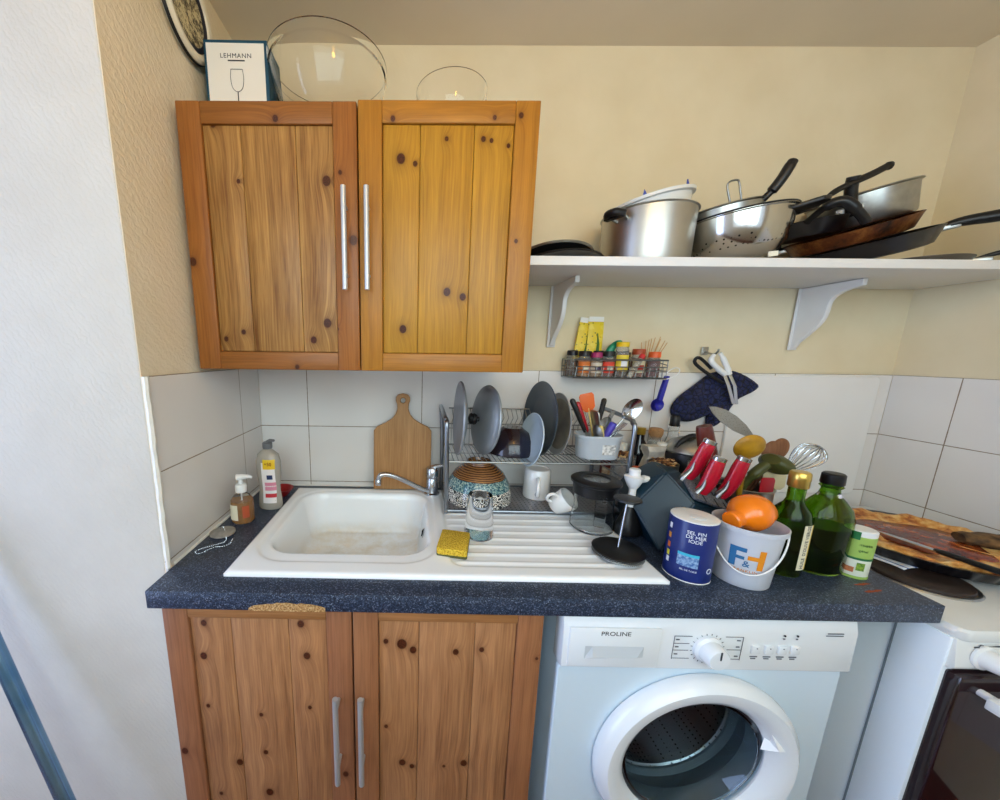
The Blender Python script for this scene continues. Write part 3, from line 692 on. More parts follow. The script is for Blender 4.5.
build('handle', M().tube(spline([(-.02, 0, -.016), (.02, 0, .018), (.06, .0, .040), (.11, .0, .063), (.142, 0, .080), (.152, 0, .083)], 6), [.006] * 6 + [.0075] * 8 + [.0085] * 11 + [.010] * 5 + [.008], 10), m_blackp, t)
build('blade', M().loft([[(-.022, -.006, -.013), (-.018, -.006, -.021), (-.018, .006, -.021), (-.022, .006, -.013)], [(-.085, -.028, -.040), (-.084, -.028, -.044), (-.084, .028, -.044), (-.085, .028, -.040)]]), m_blackp, t, bevel=.001)

# ------------------------------------------------------------------ on top of the wall cabinet
ZW = 1.889
t = thing('wine_glass_box', 'white gift box with dark teal edges and a wine glass drawing on the cabinet top', 'box', (.020, -.225, ZW), (0, 0, .02))
m_teal = pm('teal_card', '154a63', .6); m_card = pm('white_card', 'f0ece4', .6)
build('carton', M().box(0, .154, 0, .09, 0, .204), m_teal, t, bevel=.001)
build('front_print', M().box(.006, .146, -.0006, .0, .004, .197), m_card, t, smooth=False)
text('box_lettering', 'LEHMANN', .0135, m_ink, t, Tr(.077, -.0008, .170), xs=1.1, space=1.15)
build('title_bar', M().box(.057, .098, -.0012, -.0006, .1590, .1615), m_ink, t, smooth=False)
g = M()
def line(pts, r=.0006): g.tube([(x, -.0012, z) for x, z in pts], r, 5)
gx, gz = .077, .062
line(spline([(gx - .014, gz + .075, 0), (gx - .016, gz + .055, 0), (gx - .012, gz + .038, 0), (gx, gz + .030, 0), (gx + .012, gz + .038, 0), (gx + .016, gz + .055, 0), (gx + .014, gz + .075, 0)], 5) and [(p[0], p[1]) for p in spline([(gx - .014, gz + .080, 0), (gx - .016, gz + .060, 0), (gx - .012, gz + .040, 0), (gx, gz + .032, 0), (gx + .012, gz + .040, 0), (gx + .016, gz + .060, 0), (gx + .014, gz + .080, 0)], 5)])
line([(gx - .014, gz + .080), (gx + .014, gz + .080)]); line([(gx, gz + .032), (gx, gz + .006)], .0012); line([(gx - .012, gz + .004), (gx + .012, gz + .004)])
build('glass_drawing', g, m_ink, t)
text('box_caption', 'VIN BLANC', .0055, m_ink, t, Tr(.077, -.0008, .056))
m_gb = pm('thin_glass', (1, 1, 1), .015, trans=1, ior=1.28)
t = thing('glass_bowl', 'large clear glass salad bowl on the cabinet top', 'bowl', (.312, -.175, ZW))
build('bowl_wall', M().lathe([(.0, .0), (.050, 0), (.056, .004), (.085, .022), (.122, .070), (.139, .125), (.144, .152), (.148, .154), (.149, .175), (.145, .175), (.144, .158), (.135, .125), (.118, .072), (.083, .027), (.05, .006), (0, .005)], 72), m_gb, t)
t = thing('glass_bowl', 'small clear glass bowl on the cabinet top right of the large one', 'bowl', (.628, -.175, ZW))
build('bowl_wall', M().lathe([(.0, .0), (.035, 0), (.058, .008), (.084, .045), (.090, .095), (.091, .118), (.091, .122), (.088, .122), (.086, .095), (.080, .047), (.055, .012), (.03, .004), (0, .004)], 64), m_gb, t)

# round wall plate hanging on the left wall
t = thing('decorative_plate', 'round white rimmed plate with dark blue ring and speckled centre on the left wall', 'wall plate', (.0, -.262, 2.126), (0, PI / 2, 0))
q = N('speckled_centre'); q.color(q.ramp(q.noise(70, None, 5, .8), [(.40, '14131c'), (.47, '6a5a3c'), (.55, 'd8cba0')], 'LINEAR')); q.b.inputs['Roughness'].default_value = .4
build('plate_rim', M().lathe([(.094, 0), (.094, .012), (.088, .018), (.078, .016), (.074, .010), (.074, 0)], 72), pm('plate_white', 'e6dcc4', .4), t)
build('plate_edge', M().lathe([(.0945, 0.001), (.0965, .004), (.0955, .010), (.0945, .009)], 72, closed=True), m_blackm, t)
build('blue_ring', M().lathe([(.075, .002), (.075, .012), (.064, .010), (.064, .002)], 72), pm('ring_blue', '14142c', .3), t)
build('plate_centre', M().lathe([(.064, .001), (.064, .009), (.03, .006), (0, .006)], 64), q.m, t)
# ------------------------------------------------------------------ spice basket on the wall
BX0, BX1, BZ0, BZ1, BY0, BY1 = 1.042, 1.335, 1.283, 1.340, -.094, -.004
bk = thing('wire_basket', 'grey wire basket hooked on the wall, full of spice jars', 'basket', (0, 0, 0))
wr = M()
def loop(z, r=.0018, x0=BX0, x1=BX1): wr.tube([(x0, BY0, z), (x1, BY0, z), (x1, BY1, z), (x0, BY1, z)], r, 6, closed=True)
loop(BZ0, .0024); loop(BZ0 + .024); loop(BZ1 - .022); loop(BZ1, .0028)
for i in range(14):
    x = BX0 + (BX1 - BX0) * (i + .5) / 14
    wr.tube([(x, BY0, BZ1 - .022), (x - .003, BY0, BZ0), (x - .003, BY1, BZ0), (x, BY1, BZ1)], .0013, 5)
for j in range(5):
    y = BY0 + (BY1 - BY0) * j / 4
    wr.tube([(BX0, y, BZ1), (BX0, y, BZ0), (BX1, y, BZ0), (BX1, y, BZ1)], .0013, 5)
wr.tube([(BX1, BY0, BZ1 - .02), (BX1 + .022, BY0 + .03, BZ1 - .016), (BX1, BY1, BZ1)], .0016, 6)
build('wire_frame', wr, m_wire, bk)
m_jar = pm('jar_glass', (.93, .93, .9), .05, trans=.85, ior=1.2)
def jar(label, x, y, r, h, fill, cap, lab=None, z=BZ0 + .003, fh=.75, capr=None, caph=.014, lab2=None, tilt=0, group='spice jars in the wall basket'):
    h *= 1.16
    t = thing('spice_jar', label, 'jar', (x, y, z), (0, tilt, 0), group)
    build('glass', M().lathe([(0, 0), (r * .92, 0), (r, .003), (r, h * .82), (r * .8, h * .92), (r * .78, h)], 24), m_jar, t)
    build('spice', M().lathe([(0, .002), (r * .90, .002), (r * .93, .005), (r * .93, h * fh), (0, h * fh)], 20), pm('spice', fill, .9, var=.4, vscale=300, bump=.3), t)
    cr = capr or r * .95
    build('lid', M().lathe([(cr, h * .93), (cr, h * .93 + caph), (cr * .92, h * .93 + caph + .002), (0, h * .93 + caph + .002), ], 24), pm('lid', cap, .4), t)
    if lab: 
        b = build('label', band(M(), r + .0003, h * .18, h * .68, -1.3, 1.3), pm('label', lab, .6), t)
        if lab2: build('label_print', band(M(), r + .0008, h * .30, h * .50, -.5, .5), pm('label_print', lab2, .6), b)
    return t
jar('spice jar with dark lid at the very left end of the wire basket', 1.063, -.03, .018, .062, '6a3a1c', '16161c', fh=.7)
jar('spice jar with black lid and orange label, front row left', 1.085, -.068, .0185, .06, 'c47a2c', '14141a', 'd8742c', lab2='e8dcc0')
jar('spice jar with purple-pink lid in the front row', 1.124, -.068, .018, .056, 'b98a4c', '9c2a62', 'cfc2ae', lab2='4a3a58')
jar('spice jar with black lid and bright red label in the front row', 1.162, -.068, .0185, .06, '8a3418', '17171c', 'd8412a', lab2='f0e0c8')
jar('tall glass jar with yellow lid and yellow label standing above the others', 1.205, -.066, .0195, .088, '6a4a30', 'e6bf1c', 'e8cf40', fh=.5, caph=.013, lab2='e6e6ea')
jar('small jar with dark contents behind the yellow lidded one', 1.235, -.030, .017, .058, '4a2a1a', '3a2a20')
jar('round jar with rust red lid and cream label in the basket', 1.268, -.05, .020, .066, '9a4a20', 'a8492a', 'e6d9b4', lab2='b02a24', caph=.016)
jar('jar with bright orange lid at the right end of the basket', 1.312, -.062, .018, .058, '7a1f20', 'e0602a', caph=.016)
jar('thin spice tube lying aslant with red cap in the basket', 1.228, -.076, .009, .062, 'd8c8b0', 'c8262c', tilt=.5, fh=.8, caph=.012)
jar('spice jar with dark lid in the back row beside the yellow packet', 1.110, -.028, .017, .060, '5a3420', '1a1a2a')
jar('spice jar with black lid in the back row behind the red label', 1.148, -.028, .017, .062, '6a5a2c', '15151a')
# packets and sticks
q = N('yellow_packet'); v_ = q.n('ShaderNodeTexVoronoi'); v_.inputs['Scale'].default_value = 95; q.link(q.obj(), v_.inputs['Vector'])
vn = q.noise(55, None, 3)
c_ = q.ramp(v_.outputs['Distance'], [(.14, '35402a'), (.24, 'e4c626')]); q.color(q.mix(q.math('GREATER_THAN', vn, .57), c_, 'ead24a')); q.b.inputs['Roughness'].default_value = .45
for i, (x, lb, rz) in enumerate(((1.062, 'yellow printed spice packet standing at the left in the wire basket', .06), (1.108, 'second yellow spice packet leaning right of its twin', -.05))):
    t = thing('spice_packet', lb, 'packet', (x, -.020 - i * .004, BZ0 + .003), (-.03, rz + .06, 0), 'yellow spice packets')
    build('bag', M().loft([[(a, b * k, z) for a, b in ((0, -.004), (.050, -.004), (.050, .004), (0, .004))] for z, k in ((0, .3), (.02, 1.4), (.16, 1.1), (.178, .25))]), q.m, t, bevel=.001)
    build('white_top', M().box(.001, .049, -.0026, .0026, .176, .192), m_card, t, smooth=False)
    build('green_leaf', M().loft([[(.030 + .006 * math.sin(a * 3) - w, -.0066, .05 + .09 * a), (.030 + .006 * math.sin(a * 3) + w, -.0066, .05 + .09 * a), (.030 + .006 * math.sin(a * 3), -.0056, .05 + .09 * a)] for a, w in ((0, .001), (.3, .006), (.6, .004), (1, .001))]), pm('leaf_green', '3f6a24', .6), t)
t = build('herb_packet', M().tube(spline([(1.175, -.035, 1.345), (1.180, -.04, 1.372), (1.198, -.04, 1.392), (1.214, -.04, 1.398)], 5), [.007, .011, .014, .013, .012, .012, .012, .011, .010, .010, .009, .009, .008, .007, .006, .004], 10), pm('teal_foil', '1f9a78', .3, col2='127050', vscale=60))
tag(t, 'small crumpled green foil packet behind the yellow lidded jar', 'packet')
for i in range(9):
    a = -.15 + i * .075; L = .105 - abs(i - 5) * .004
    s_ = build('skewer', M().tube([(0, 0, 0), (L * math.sin(a), -.004 * (i % 3), L * math.cos(a))], [.0014, .0011], 6), pm('bamboo', 'c79a62', .7))
    tag(s_, 'bamboo skewer of the bundle fanned out at the right end of the basket', 'skewer', 'bamboo skewers', (1.298 + i * .0032, -.028 - (i % 2) * .004, BZ0 + .03))
# blue measuring spoons on a white ring
m_blue = pm('spoon_blue', '2a2a9c', .35)
rg = thing('key_ring', 'white plastic ring hooked on the right corner of the basket', 'ring', (1.372, -.062, 1.298))
build('ring_band', M().tube([(.026 * math.cos(a), .004 * math.sin(2 * a), .014 * math.sin(a) + .013 * math.cos(a)) for a in [2 * PI * i / 32 for i in range(32)]], .0018, 6, closed=True), m_whitep, rg)
for i in range(4):
    s = thing('measuring_spoon', 'dark blue measuring spoon of the nested set hanging below the basket', 'measuring spoon', (1.368, -.045 - i * .005, 1.290), (0, .16 + i * .012, 0), 'blue measuring spoons on a ring')
    k = 1 - i * .1
    build('handle', M().loft([[(-.004, 0, 0), (.004, 0, 0), (.004, .002, 0), (-.004, .002, 0)], [(-.0065, 0, -.05), (.0065, 0, -.05), (.0065, .002, -.05), (-.0065, .002, -.05)], [(-.007, 0, -.082), (.007, 0, -.082), (.007, .002, -.082), (-.007, .002, -.082)]]), m_blue, s, bevel=.0008)
    build('bowl', M().lathe([(0, -.012), (.013, -.009), (.021, .0), (.022, .002), (.0205, .002), (.012, -.0075), (0, -.010)], 24, Tr(0, 0, -.098) @ Rx(PI / 2) @ Matrix.Scale(k, 4)), m_blue, s)

# ------------------------------------------------------------------ oven mitt and tongs on a wall hook
MO = [(1.533,1.299),(1.560,1.306),(1.592,1.310),(1.617,1.309),(1.662,1.290),(1.690,1.272),(1.708,1.256),(1.681,1.231),(1.642,1.216),(1.627,1.194),(1.617,1.175),(1.602,1.140),(1.592,1.128),(1.577,1.115),(1.560,1.112),(1.550,1.120),(1.549,1.135),(1.555,1.157),(1.545,1.155),(1.530,1.147),(1.512,1.138),(1.494,1.132),(1.475,1.131),(1.455,1.134),(1.438,1.142),(1.426,1.155),(1.422,1.172),(1.424,1.187),(1.431,1.202),(1.444,1.219),(1.462,1.236),(1.485,1.254),(1.510,1.277)]
q = N('quilted_navy'); w1 = q.n('ShaderNodeTexVoronoi'); w1.feature = 'DISTANCE_TO_EDGE'; w1.inputs['Scale'].default_value = 60; q.link(q.obj(), w1.inputs['Vector'])
q.color(q.mix(q.math('LESS_THAN', w1.outputs['Distance'], .07), q.ramp(q.noise(14), [(.4, '1c2450'), (.7, '2a2c4c')]), '0c0e1c')); q.b.inputs['Roughness'].default_value = .9
q.bump(q.math('MINIMUM', q.math('MULTIPLY', w1.outputs['Distance'], 3), 1.0), .8, .006)
cxm = sum(p[0] for p in MO) / len(MO); czm = sum(p[1] for p in MO) / len(MO)
mt = thing('oven_mitt', 'dark navy quilted oven mitt hanging upside down from the wall hook', 'oven mitt', (1.53, -.006, 1.345))
def ring_at(k, y, smooth=0):
    out = []
    n = len(MO)
    for i in range(n):
        a = Vector(MO[i - 1]); b = Vector(MO[i]); c = Vector(MO[(i + 1) % n])
        nrm = (c - a).normalized(); nrm = Vector((nrm.y, -nrm.x))
        p = b + nrm * k
        out.append((p.x - 1.53, y + .006, p.y - 1.345))
    return out
g = M().loft([ring_at(.006, -.006), ring_at(0, -.009), ring_at(-.0, -.016), ring_at(.005, -.026), ring_at(.014, -.031)])
build('mitt_body', g, q.m, mt, sub=1)
build('hanging_loop', M().tube(spline([(-.01, -.03, -.030), (-.045, -.028, .000), (-.060, -.026, .004), (-.063, -.024, -.010), (-.045, -.026, -.028), (-.01, -.03, -.052), (.035, -.032, -.078)], 6), .0052, 8), m_blackm, mt, label='black fabric hanging loop')
hk = thing('wall_hook', 'small metal wall hook above the mitt and tongs', 'hook', (1.516, 0, 1.372))
build('hook_plate', M().box(-.011, .011, -.004, -.0005, -.012, .014), m_steel, hk, bevel=.002)
build('hook_peg', M().tube(spline([(0, -.003, -.004), (.002, -.04, -.010), (.003, -.052, -.002), (.003, -.054, .006)], 5), .003, 8), m_steel, hk)
tg = thing('kitchen_tongs', 'kitchen tongs with white grips and steel arms hanging over the mitt', 'tongs', (1.52, -.048, 1.36), (-.03, 0, 0))
for sx in (0, 1):
    o = sx * .022
    arm = build('arm', M().loft([[(x + o * k - .006, y, z), (x + o * k + .006, y, z), (x + o * k + .006, y + .003, z), (x + o * k - .006, y + .003, z)] for x, z, y, k in ((.030, -.055, 0, .8), (.052, -.10, -.002, .9), (.072, -.145, 0, .55), (.080, -.160, .001, .4))]), m_chrome, tg, bevel=.0008)
    pts = [(-.010 if not sx else .008, -.002, .0 + .006 * sx), (-.018 if not sx else .024, -.004, -.020), (.008 if not sx else .038, -.004, -.045), (.034 if not sx else .046, -.002, -.062)]
    build('white_grip', M().tube(spline(pts, 6), [.006] * 4 + [.008] * 8 + [.009] * 7, 10), m_whitep, arm)

# ------------------------------------------------------------------ pole leaning against the white wall, lower left
PX0 = Vector((-.0835, -.6586, 0)); PX1 = Vector((-.5085, -.5365, 1.19))
pl = thing('metal_pole', 'blue-grey metal pole with pale seams leaning on the white wall at the lower left', 'pole', PX0)
d = PX1 - PX0
q = N('blue_steel_tube'); q.b.inputs['Metallic'].default_value = .85; q.b.inputs['Roughness'].default_value = .25; q.color(q.ramp(q.noise(8), [(.3, '5c86ac'), (.7, '86a8c4')]))
A = align(d); L = d.length
build('tube', M().tube([(0, 0, .01), (0, 0, L)], .0140, 28, T=A), q.m, pl)
for an in (-2.0, -1.1):
    build('seam', M().box(.0130, .0150, -.0014, .0018, .01, L, A @ Rz(an)), pm('seam_pale', 'd6dde6', .4), pl, smooth=False)
build('end_cap', M().lathe([(0, 0), (.0155, 0), (.0155, .03), (.014, .031)], 24, A), m_blackp, pl)
# ------------------------------------------------------------------ left end of the worktop
ZK = .8742; ZD = .8855
t = thing('hand_soap_pump', 'clear pump bottle of amber hand soap in the left corner of the worktop', 'soap bottle', (.058, -.288, ZK), (0, 0, .25))
m_tumb = pm('tumbler_glass', (1, 1, 1), .02, trans=1, ior=1.14)
m_clear = pm('clear_plastic', (.97, .96, .92), .04, trans=.95, ior=1.2)
build('bottle', M().lathe([(0, 0), (.026, 0), (.030, .004), (.031, .05), (.029, .068), (.019, .082), (.013, .086), (.013, .092)], 36, sx=1, sy=.85), m_clear, t)
build('soap', M().lathe([(0, .002), (.025, .002), (.029, .006), (.0295, .055), (.028, .064), (0, .064)], 32, sx=1, sy=.83), pm('amber_soap', 'c98a2c', .05, trans=.55, ior=1.3), t)
build('label', band(M(), .0313, .014, .058, -1.35, -.25, sy=.85), pm('label_white', 'e6e0c8', .6), t)
build('label', band(M(), .0313, .020, .055, .15, .75, sy=.85), pm('label_red', 'b8502a', .6), t, label='red back label seen through the soap')
build('pump_collar', M().lathe([(.0150, .090), (.0155, .108), (.013, .112), (.006, .114), (.006, .128), (.0, .128)], 24), m_whitep, t)
build('pump_nozzle', M().tube([(-.010, 0, .132), (.006, 0, .133), (.024, -.004, .134), (.032, -.006, .131)], [.009, .008, .005, .0035], 10), m_whitep, t)
build('dip_tube', M().tube([(0, 0, .01), (0, 0, .09)], .002, 6), m_whitep, t)
t = thing('dish_soap_bottle', 'grey translucent washing-up liquid bottle with yellow and pink label in the corner', 'detergent bottle', (.098, -.190, ZK), (0, 0, -.10))
prof = [(0, 0), (.034, 0), (.038, .006), (.037, .03), (.033, .055), (.033, .075), (.038, .11), (.0385, .150), (.033, .172), (.019, .184), (.013, .188), (.013, .192)]
build('bottle', M().lathe(prof, 44, sx=1, sy=.62), pm('grey_gel_plastic', 'a8a298', .22, sss=.15, var=.08, vscale=20), t)
def patch(m, x0, x1, z0, z1, sy=.62, off=.0006, n=8):
    """label following the oval front of the bottle"""
    vs = []; fs = []
    def R(z):
        for (r0, a), (r1, b) in zip(prof, prof[1:]):
            if a <= z <= b and b > a: return r0 + (r1 - r0) * (z - a) / (b - a)
        return .03
    NZ = 8
    for i in range(n + 1):
        for j in range(NZ + 1):
            x = x0 + (x1 - x0) * i / n; z = z0 + (z1 - z0) * j / NZ; r = R(z)
            a = math.asin(max(-.95, min(.95, x / r))); vs.append(((r + off) * math.sin(a), -(r + off) * math.cos(a) * sy, z))
    for i in range(n):
        for j in range(NZ):
            a = i * (NZ + 1) + j; fs.append((a, a + NZ + 1, a + NZ + 2, a + 1))
    return m.add(vs, fs)
lb = build('label', patch(M(), -.012, .027, .022, .150), pm('label_paper', 'ece6e6', .5), t)
build('label_pink', patch(M(), -.004, .027, .062, .088, off=.001), pm('label_pink', 'd98aa0', .5), lb)
build('label_red', patch(M(), -.004, .027, .040, .052, off=.001), pm('label_red2', 'c2303c', .5), lb)
build('label_blue', patch(M(), .004, .020, .098, .112, off=.0014), pm('olive_blue', '26335c', .5), lb)
build('label_yellow', patch(M(), -.006, .028, .130, .160, off=.0012), pm('label_yellow', 'e8c022', .5), lb)
text('offer_lettering', '+50', .015, pm('offer_red', '8a2a14', .5), lb, Tr(.010, -.0245, .146))
build('cap', M().lathe([(.0135, .190), (.0145, .192), (.0145, .207), (.011, .210), (0, .210)], 24), pm('cap_grey', '6c6e72', .35), t)
build('cap_spout', M().tube([(.0, 0, .209), (.012, -.004, .216), (.026, -.008, .217)], [.006, .005, .004], 10), pm('cap_grey2', '77797d', .35), t)
t = build('red_dish', M().lathe([(0, 0), (.022, 0), (.040, .022), (.042, .024), (.038, .024), (.021, .004), (0, .004)], 32), pm('red_plastic', 'a3201f', .3))
tag(t, 'small shallow red dish half hidden behind the washing-up liquid', 'dish', loc=(.092, -.092, ZK))
t = thing('sink_plug', 'grey sink plug lying on the worktop by the left wall with its bead chain', 'plug', (.038, -.362, ZK))
build('plug_disc', M().lathe([(0, .0), (.026, .0), (.031, .003), (.031, .007), (.024, .010), (.010, .013), (.006, .013), (0, .013)], 36), pm('worn_steel', 'a8a49e', .45, .3, var=.3, vscale=60), t)
build('plug_ring', M().tube([(.005 * math.cos(a), 0, .016 + .005 * math.sin(a)) for a in [2 * PI * i / 16 for i in range(16)]], .0009, 5, closed=True), m_chrome, t)
ch = M(); cp = spline([(.005, 0, .014), (.020, -.022, .006), (.028, -.040, .0016), (.012, -.058, .0016), (-.010, -.074, .0016), (-.018, -.090, .0016), (-.004, -.098, .0016), (.006, -.084, .0016), (.016, -.068, .0016), (.036, -.064, .0016), (.045, -.048, .0016), (.040, -.028, .0016)], 7)
acc = 0; last = cp[0]
for p in cp:
    if (p - last).length > .0028 or p is cp[0]: ch.ball(p, .0015, 4); last = p
cc = build('bead_chain', ch, m_chrome, t, fix=False); cc['kind'] = 'stuff'

# ------------------------------------------------------------------ cutting board
lo = []
hw = .099
right = [(hw, .0), (hw, .205), (.088, .219), (.060, .232), (.038, .246), (.025, .262), (.019, .280), (.020, .296), (.0245, .308), (.0240, .320), (.017, .329), (.0, .333)]
lo = [(x, y) for x, y in right] + [(-x, y) for x, y in reversed(right[:-1])]
q = wood('chopping_board_wood', 'bd8f5c', '96693c', rough=.6, freq=.7)
cb = shape('cutting_board', [lo, circle(0, .309, .0085, 20)], .016, q, T=UP, bevel=.003)
tag(cb, 'wooden chopping board with a rounded hanging handle, leaning on the tiles behind the tap', 'chopping board', loc=(.503, -.046, ZD + .0005), rot=(-.105, 0, 0))

# ------------------------------------------------------------------ sponge
q = N('sponge_yellow'); v_ = q.n('ShaderNodeTexVoronoi'); v_.inputs['Scale'].default_value = 260; q.link(q.obj(), v_.inputs['Vector'])
q.color(q.ramp(v_.outputs['Distance'], [(.0, '8a6410'), (.35, 'dcb024'), (.6, 'ecc840')])); q.b.inputs['Roughness'].default_value = .95; q.bump(v_.outputs['Distance'], 1, .004)
t = thing('sponge', 'yellow washing-up sponge lying on the drainboard beside the basin', 'sponge', (.645, -.425, .8835), (0, 0, -.22))
random.seed(4)
sp_ = M(); rings = []
for k, z in enumerate((.006, .012, .019, .0205)):
    s_ = 1 if k < 3 else .95
    rings.append([(x * s_ + random.uniform(-.0012, .0012), y * s_ + random.uniform(-.0012, .0012), z + random.uniform(-.0006, .0006)) for x, y in rrect(-.036, .036, -.048, .048, .006, 4)])
build('foam', sp_.loft(rings), q.m, t, ang=60)
build('scourer', M().loft([[(x, y, z) for x, y in rrect(-.036, .036, -.048, .048, .005, 4)] for z in (.0, .006)]), pm('scourer_green', '5a5a34', .95, bump=1, bscale=500), t)

# ------------------------------------------------------------------ dish rack
RX0, RX1, RF, RB = .640, 1.163, -.240, -.035; ZL = ZD + .006; ZM = 1.045; ZT2 = 1.168
m_rack = pm('rack_tube', '8e9298', .28, 1)
rk = thing('dish_rack', 'two tier steel dish rack standing on the drainboard against the tiles', 'dish rack', (0, 0, 0))
for x, nm in ((RX0, 'left'), (RX1, 'right')):
    dx = .004 if nm == 'left' else -.004
    build('side_frame', M().tube(spline([(x, RF, ZL - .004), (x, RF, ZL + .10), (x - dx, RF, ZT2 - .025), (x - dx, RF + .012, ZT2 - .004), (x - dx * 2, RF + .035, ZT2 + .004), (x - dx * 2, RB - .03, ZT2 + .012), (x - dx * 2, RB - .006, ZT2 + .004), (x - dx, RB, ZT2 - .03), (x, RB, ZM), (x, RB, ZL - .004)], 6), .0066, 12), m_rack, rk)
sh = M()
sh.tube([(RX0, RF, ZM), (RX1, RF, ZM)], .003, 8); sh.tube([(RX0, RB, ZM), (RX1, RB, ZM)], .003, 8); sh.tube([(RX0, (RF + RB) / 2, ZM - .002), (RX1, (RF + RB) / 2, ZM - .002)], .002, 8)
for i in range(38):
    x = RX0 + (RX1 - RX0) * (i + .5) / 38; sh.tube([(x, RF, ZM), (x, RB, ZM)], .0012, 5)
sw = build('upper_shelf_wires', sh, m_wire, rk)
pr = M()
for z in (ZT2 + .004, ZT2 - .050): pr.tube([(RX0 + .02, RB, z), (RX1 - .02, RB, z)], .0022, 8)
for i in range(31):
    x = RX0 + .03 + (RX1 - RX0 - .06) * i / 30; pr.tube([(x, RB, ZT2 + .004), (x + .004, RB - .018, ZT2 - .025), (x, RB, ZT2 - .050), (x, RB - .004, ZM)], .0012, 5)
build('plate_rail', pr, m_wire, rk)
q = N('drip_tray'); v_ = q.n('ShaderNodeTexVoronoi'); v_.inputs['Scale'].default_value = 75; v_.inputs['Randomness'].default_value = 0.05; q.link(q.obj(), v_.inputs['Vector'])
q.color(q.ramp(v_.outputs['Distance'], [(.14, '2c2c30'), (.22, '98969a')])); q.b.inputs['Metallic'].default_value = .7; q.b.inputs['Roughness'].default_value = .4
build('drip_tray', M().box(RX0 + .004, RX1 - .004, RF + .002, RB - .002, ZL, ZL + .003), q.m, rk, bevel=.001)
build('tray_rim', M().tube([(RX0, RF, ZL + .003), (RX1, RF, ZL + .003), (RX1, RB, ZL + .003), (RX0, RB, ZL + .003)], .0042, 8, closed=True), m_rack, rk)
for i, z in enumerate((.935, .965, .995)):
    build('side_wire', M().tube([(RX1 + .004, RF, z), (RX1 + .004, RB, z)], .0018, 6), m_wire, rk)

m_rlid = pm('rack_lid_metal', 'aab0b6', .42, .6, var=.15, vscale=14)
# lids standing in the rack (axis along x, turned slightly)
def lid(label, x, y, z, r, yaw, lean, knob_mat, flip=1):
    t = thing('pan_lid', label, 'lid', (x, y, z))
    A = Rz(yaw) @ Ry(-PI / 2 * flip + lean)
    build('lid_dome', M().lathe([(r, -.004), (r + .002, 0), (r, .003), (r * .93, .004), (r * .90, .007), (r * .55, .017), (r * .18, .021), (0, .0215), (0, .0195), (r * .55, .015), (r * .9, .004), (r * .94, -.002)], 64, A, closed=False), m_rlid, t)
    if knob_mat: build('lid_knob', M().lathe([(.007, .020), (.006, .028), (.016, .032), (.018, .038), (.014, .044), (0, .045)], 24, A), knob_mat, t)
    return t
lid('steel pan lid standing at the left end of the rack, seen almost edge on', .681, -.150, 1.158, .112, .02, .03, m_blackp, -1)
lid('steel pan lid with black knob leaning beside the dark upturned bowl', .762, -.145, 1.153, .106, .22, .10, m_blackp, 1)
t = build('mixing_bowl', M().lathe([(.076, 0), (.078, .002), (.076, .02), (.068, .045), (.052, .066), (.034, .076), (.030, .080), (0, .080), (0, .077), (.05, .062), (.066, .043), (.073, .002)], 56), pm('midnight_glaze', '14152a', .18, coat=.4, col2='2a1c1c', vscale=10))
tag(t, 'dark navy bowl turned upside down on the upper rack shelf', 'bowl', loc=(.852, -.135, ZM + .0045))
def rplate(name, label, x, y, z, r, mats, yaw, lean, cat='plate'):
    t = thing(name, label, cat, (x, y, z))
    A = Rz(yaw) @ Ry(-PI / 2 + lean)
    build('plate_body', M().lathe([(0, -.004), (r * .55, -.004), (r * .6, -.006), (r * .63, -.004), (r * .97, .009), (r, .012), (r * .98, .0135), (r * .66, .002), (r * .60, .000), (0, .000)], 64, A), mats[0], t)
    if len(mats) > 1: build('glaze_centre', M().lathe([(0, .0012), (r * .60, .0012), (r * .66, .0028), (r * .82, .0075), (r * .81, .0082), (r * .6, .002), (0, .0018)], 48, A), mats[1], t)
    return t
rplate('dinner_plate', 'large slate blue dinner plate standing in the rack', .946, -.125, 1.155, .118, [pm('slate_glaze', '3c4a58', .3, coat=.2, var=.1, vscale=20)], .10, .06)
rplate('dinner_plate', 'pale grey plate with mottled centre standing behind the slate plate', 1.003, -.125, 1.140, .098, [pm('grey_glaze', 'a9aaac', .3, var=.06), pm('mottled_glaze', '6c6a64', .3, col2='9a9080', vscale=18)], .04, .05)
rplate('saucer', 'small pale blue saucer leaning in front of the slate plate', .898, -.205, 1.105, .080, [pm('pale_blue_glaze', 'bccbd4', .25, coat=.2)], .10, .16, 'saucer')

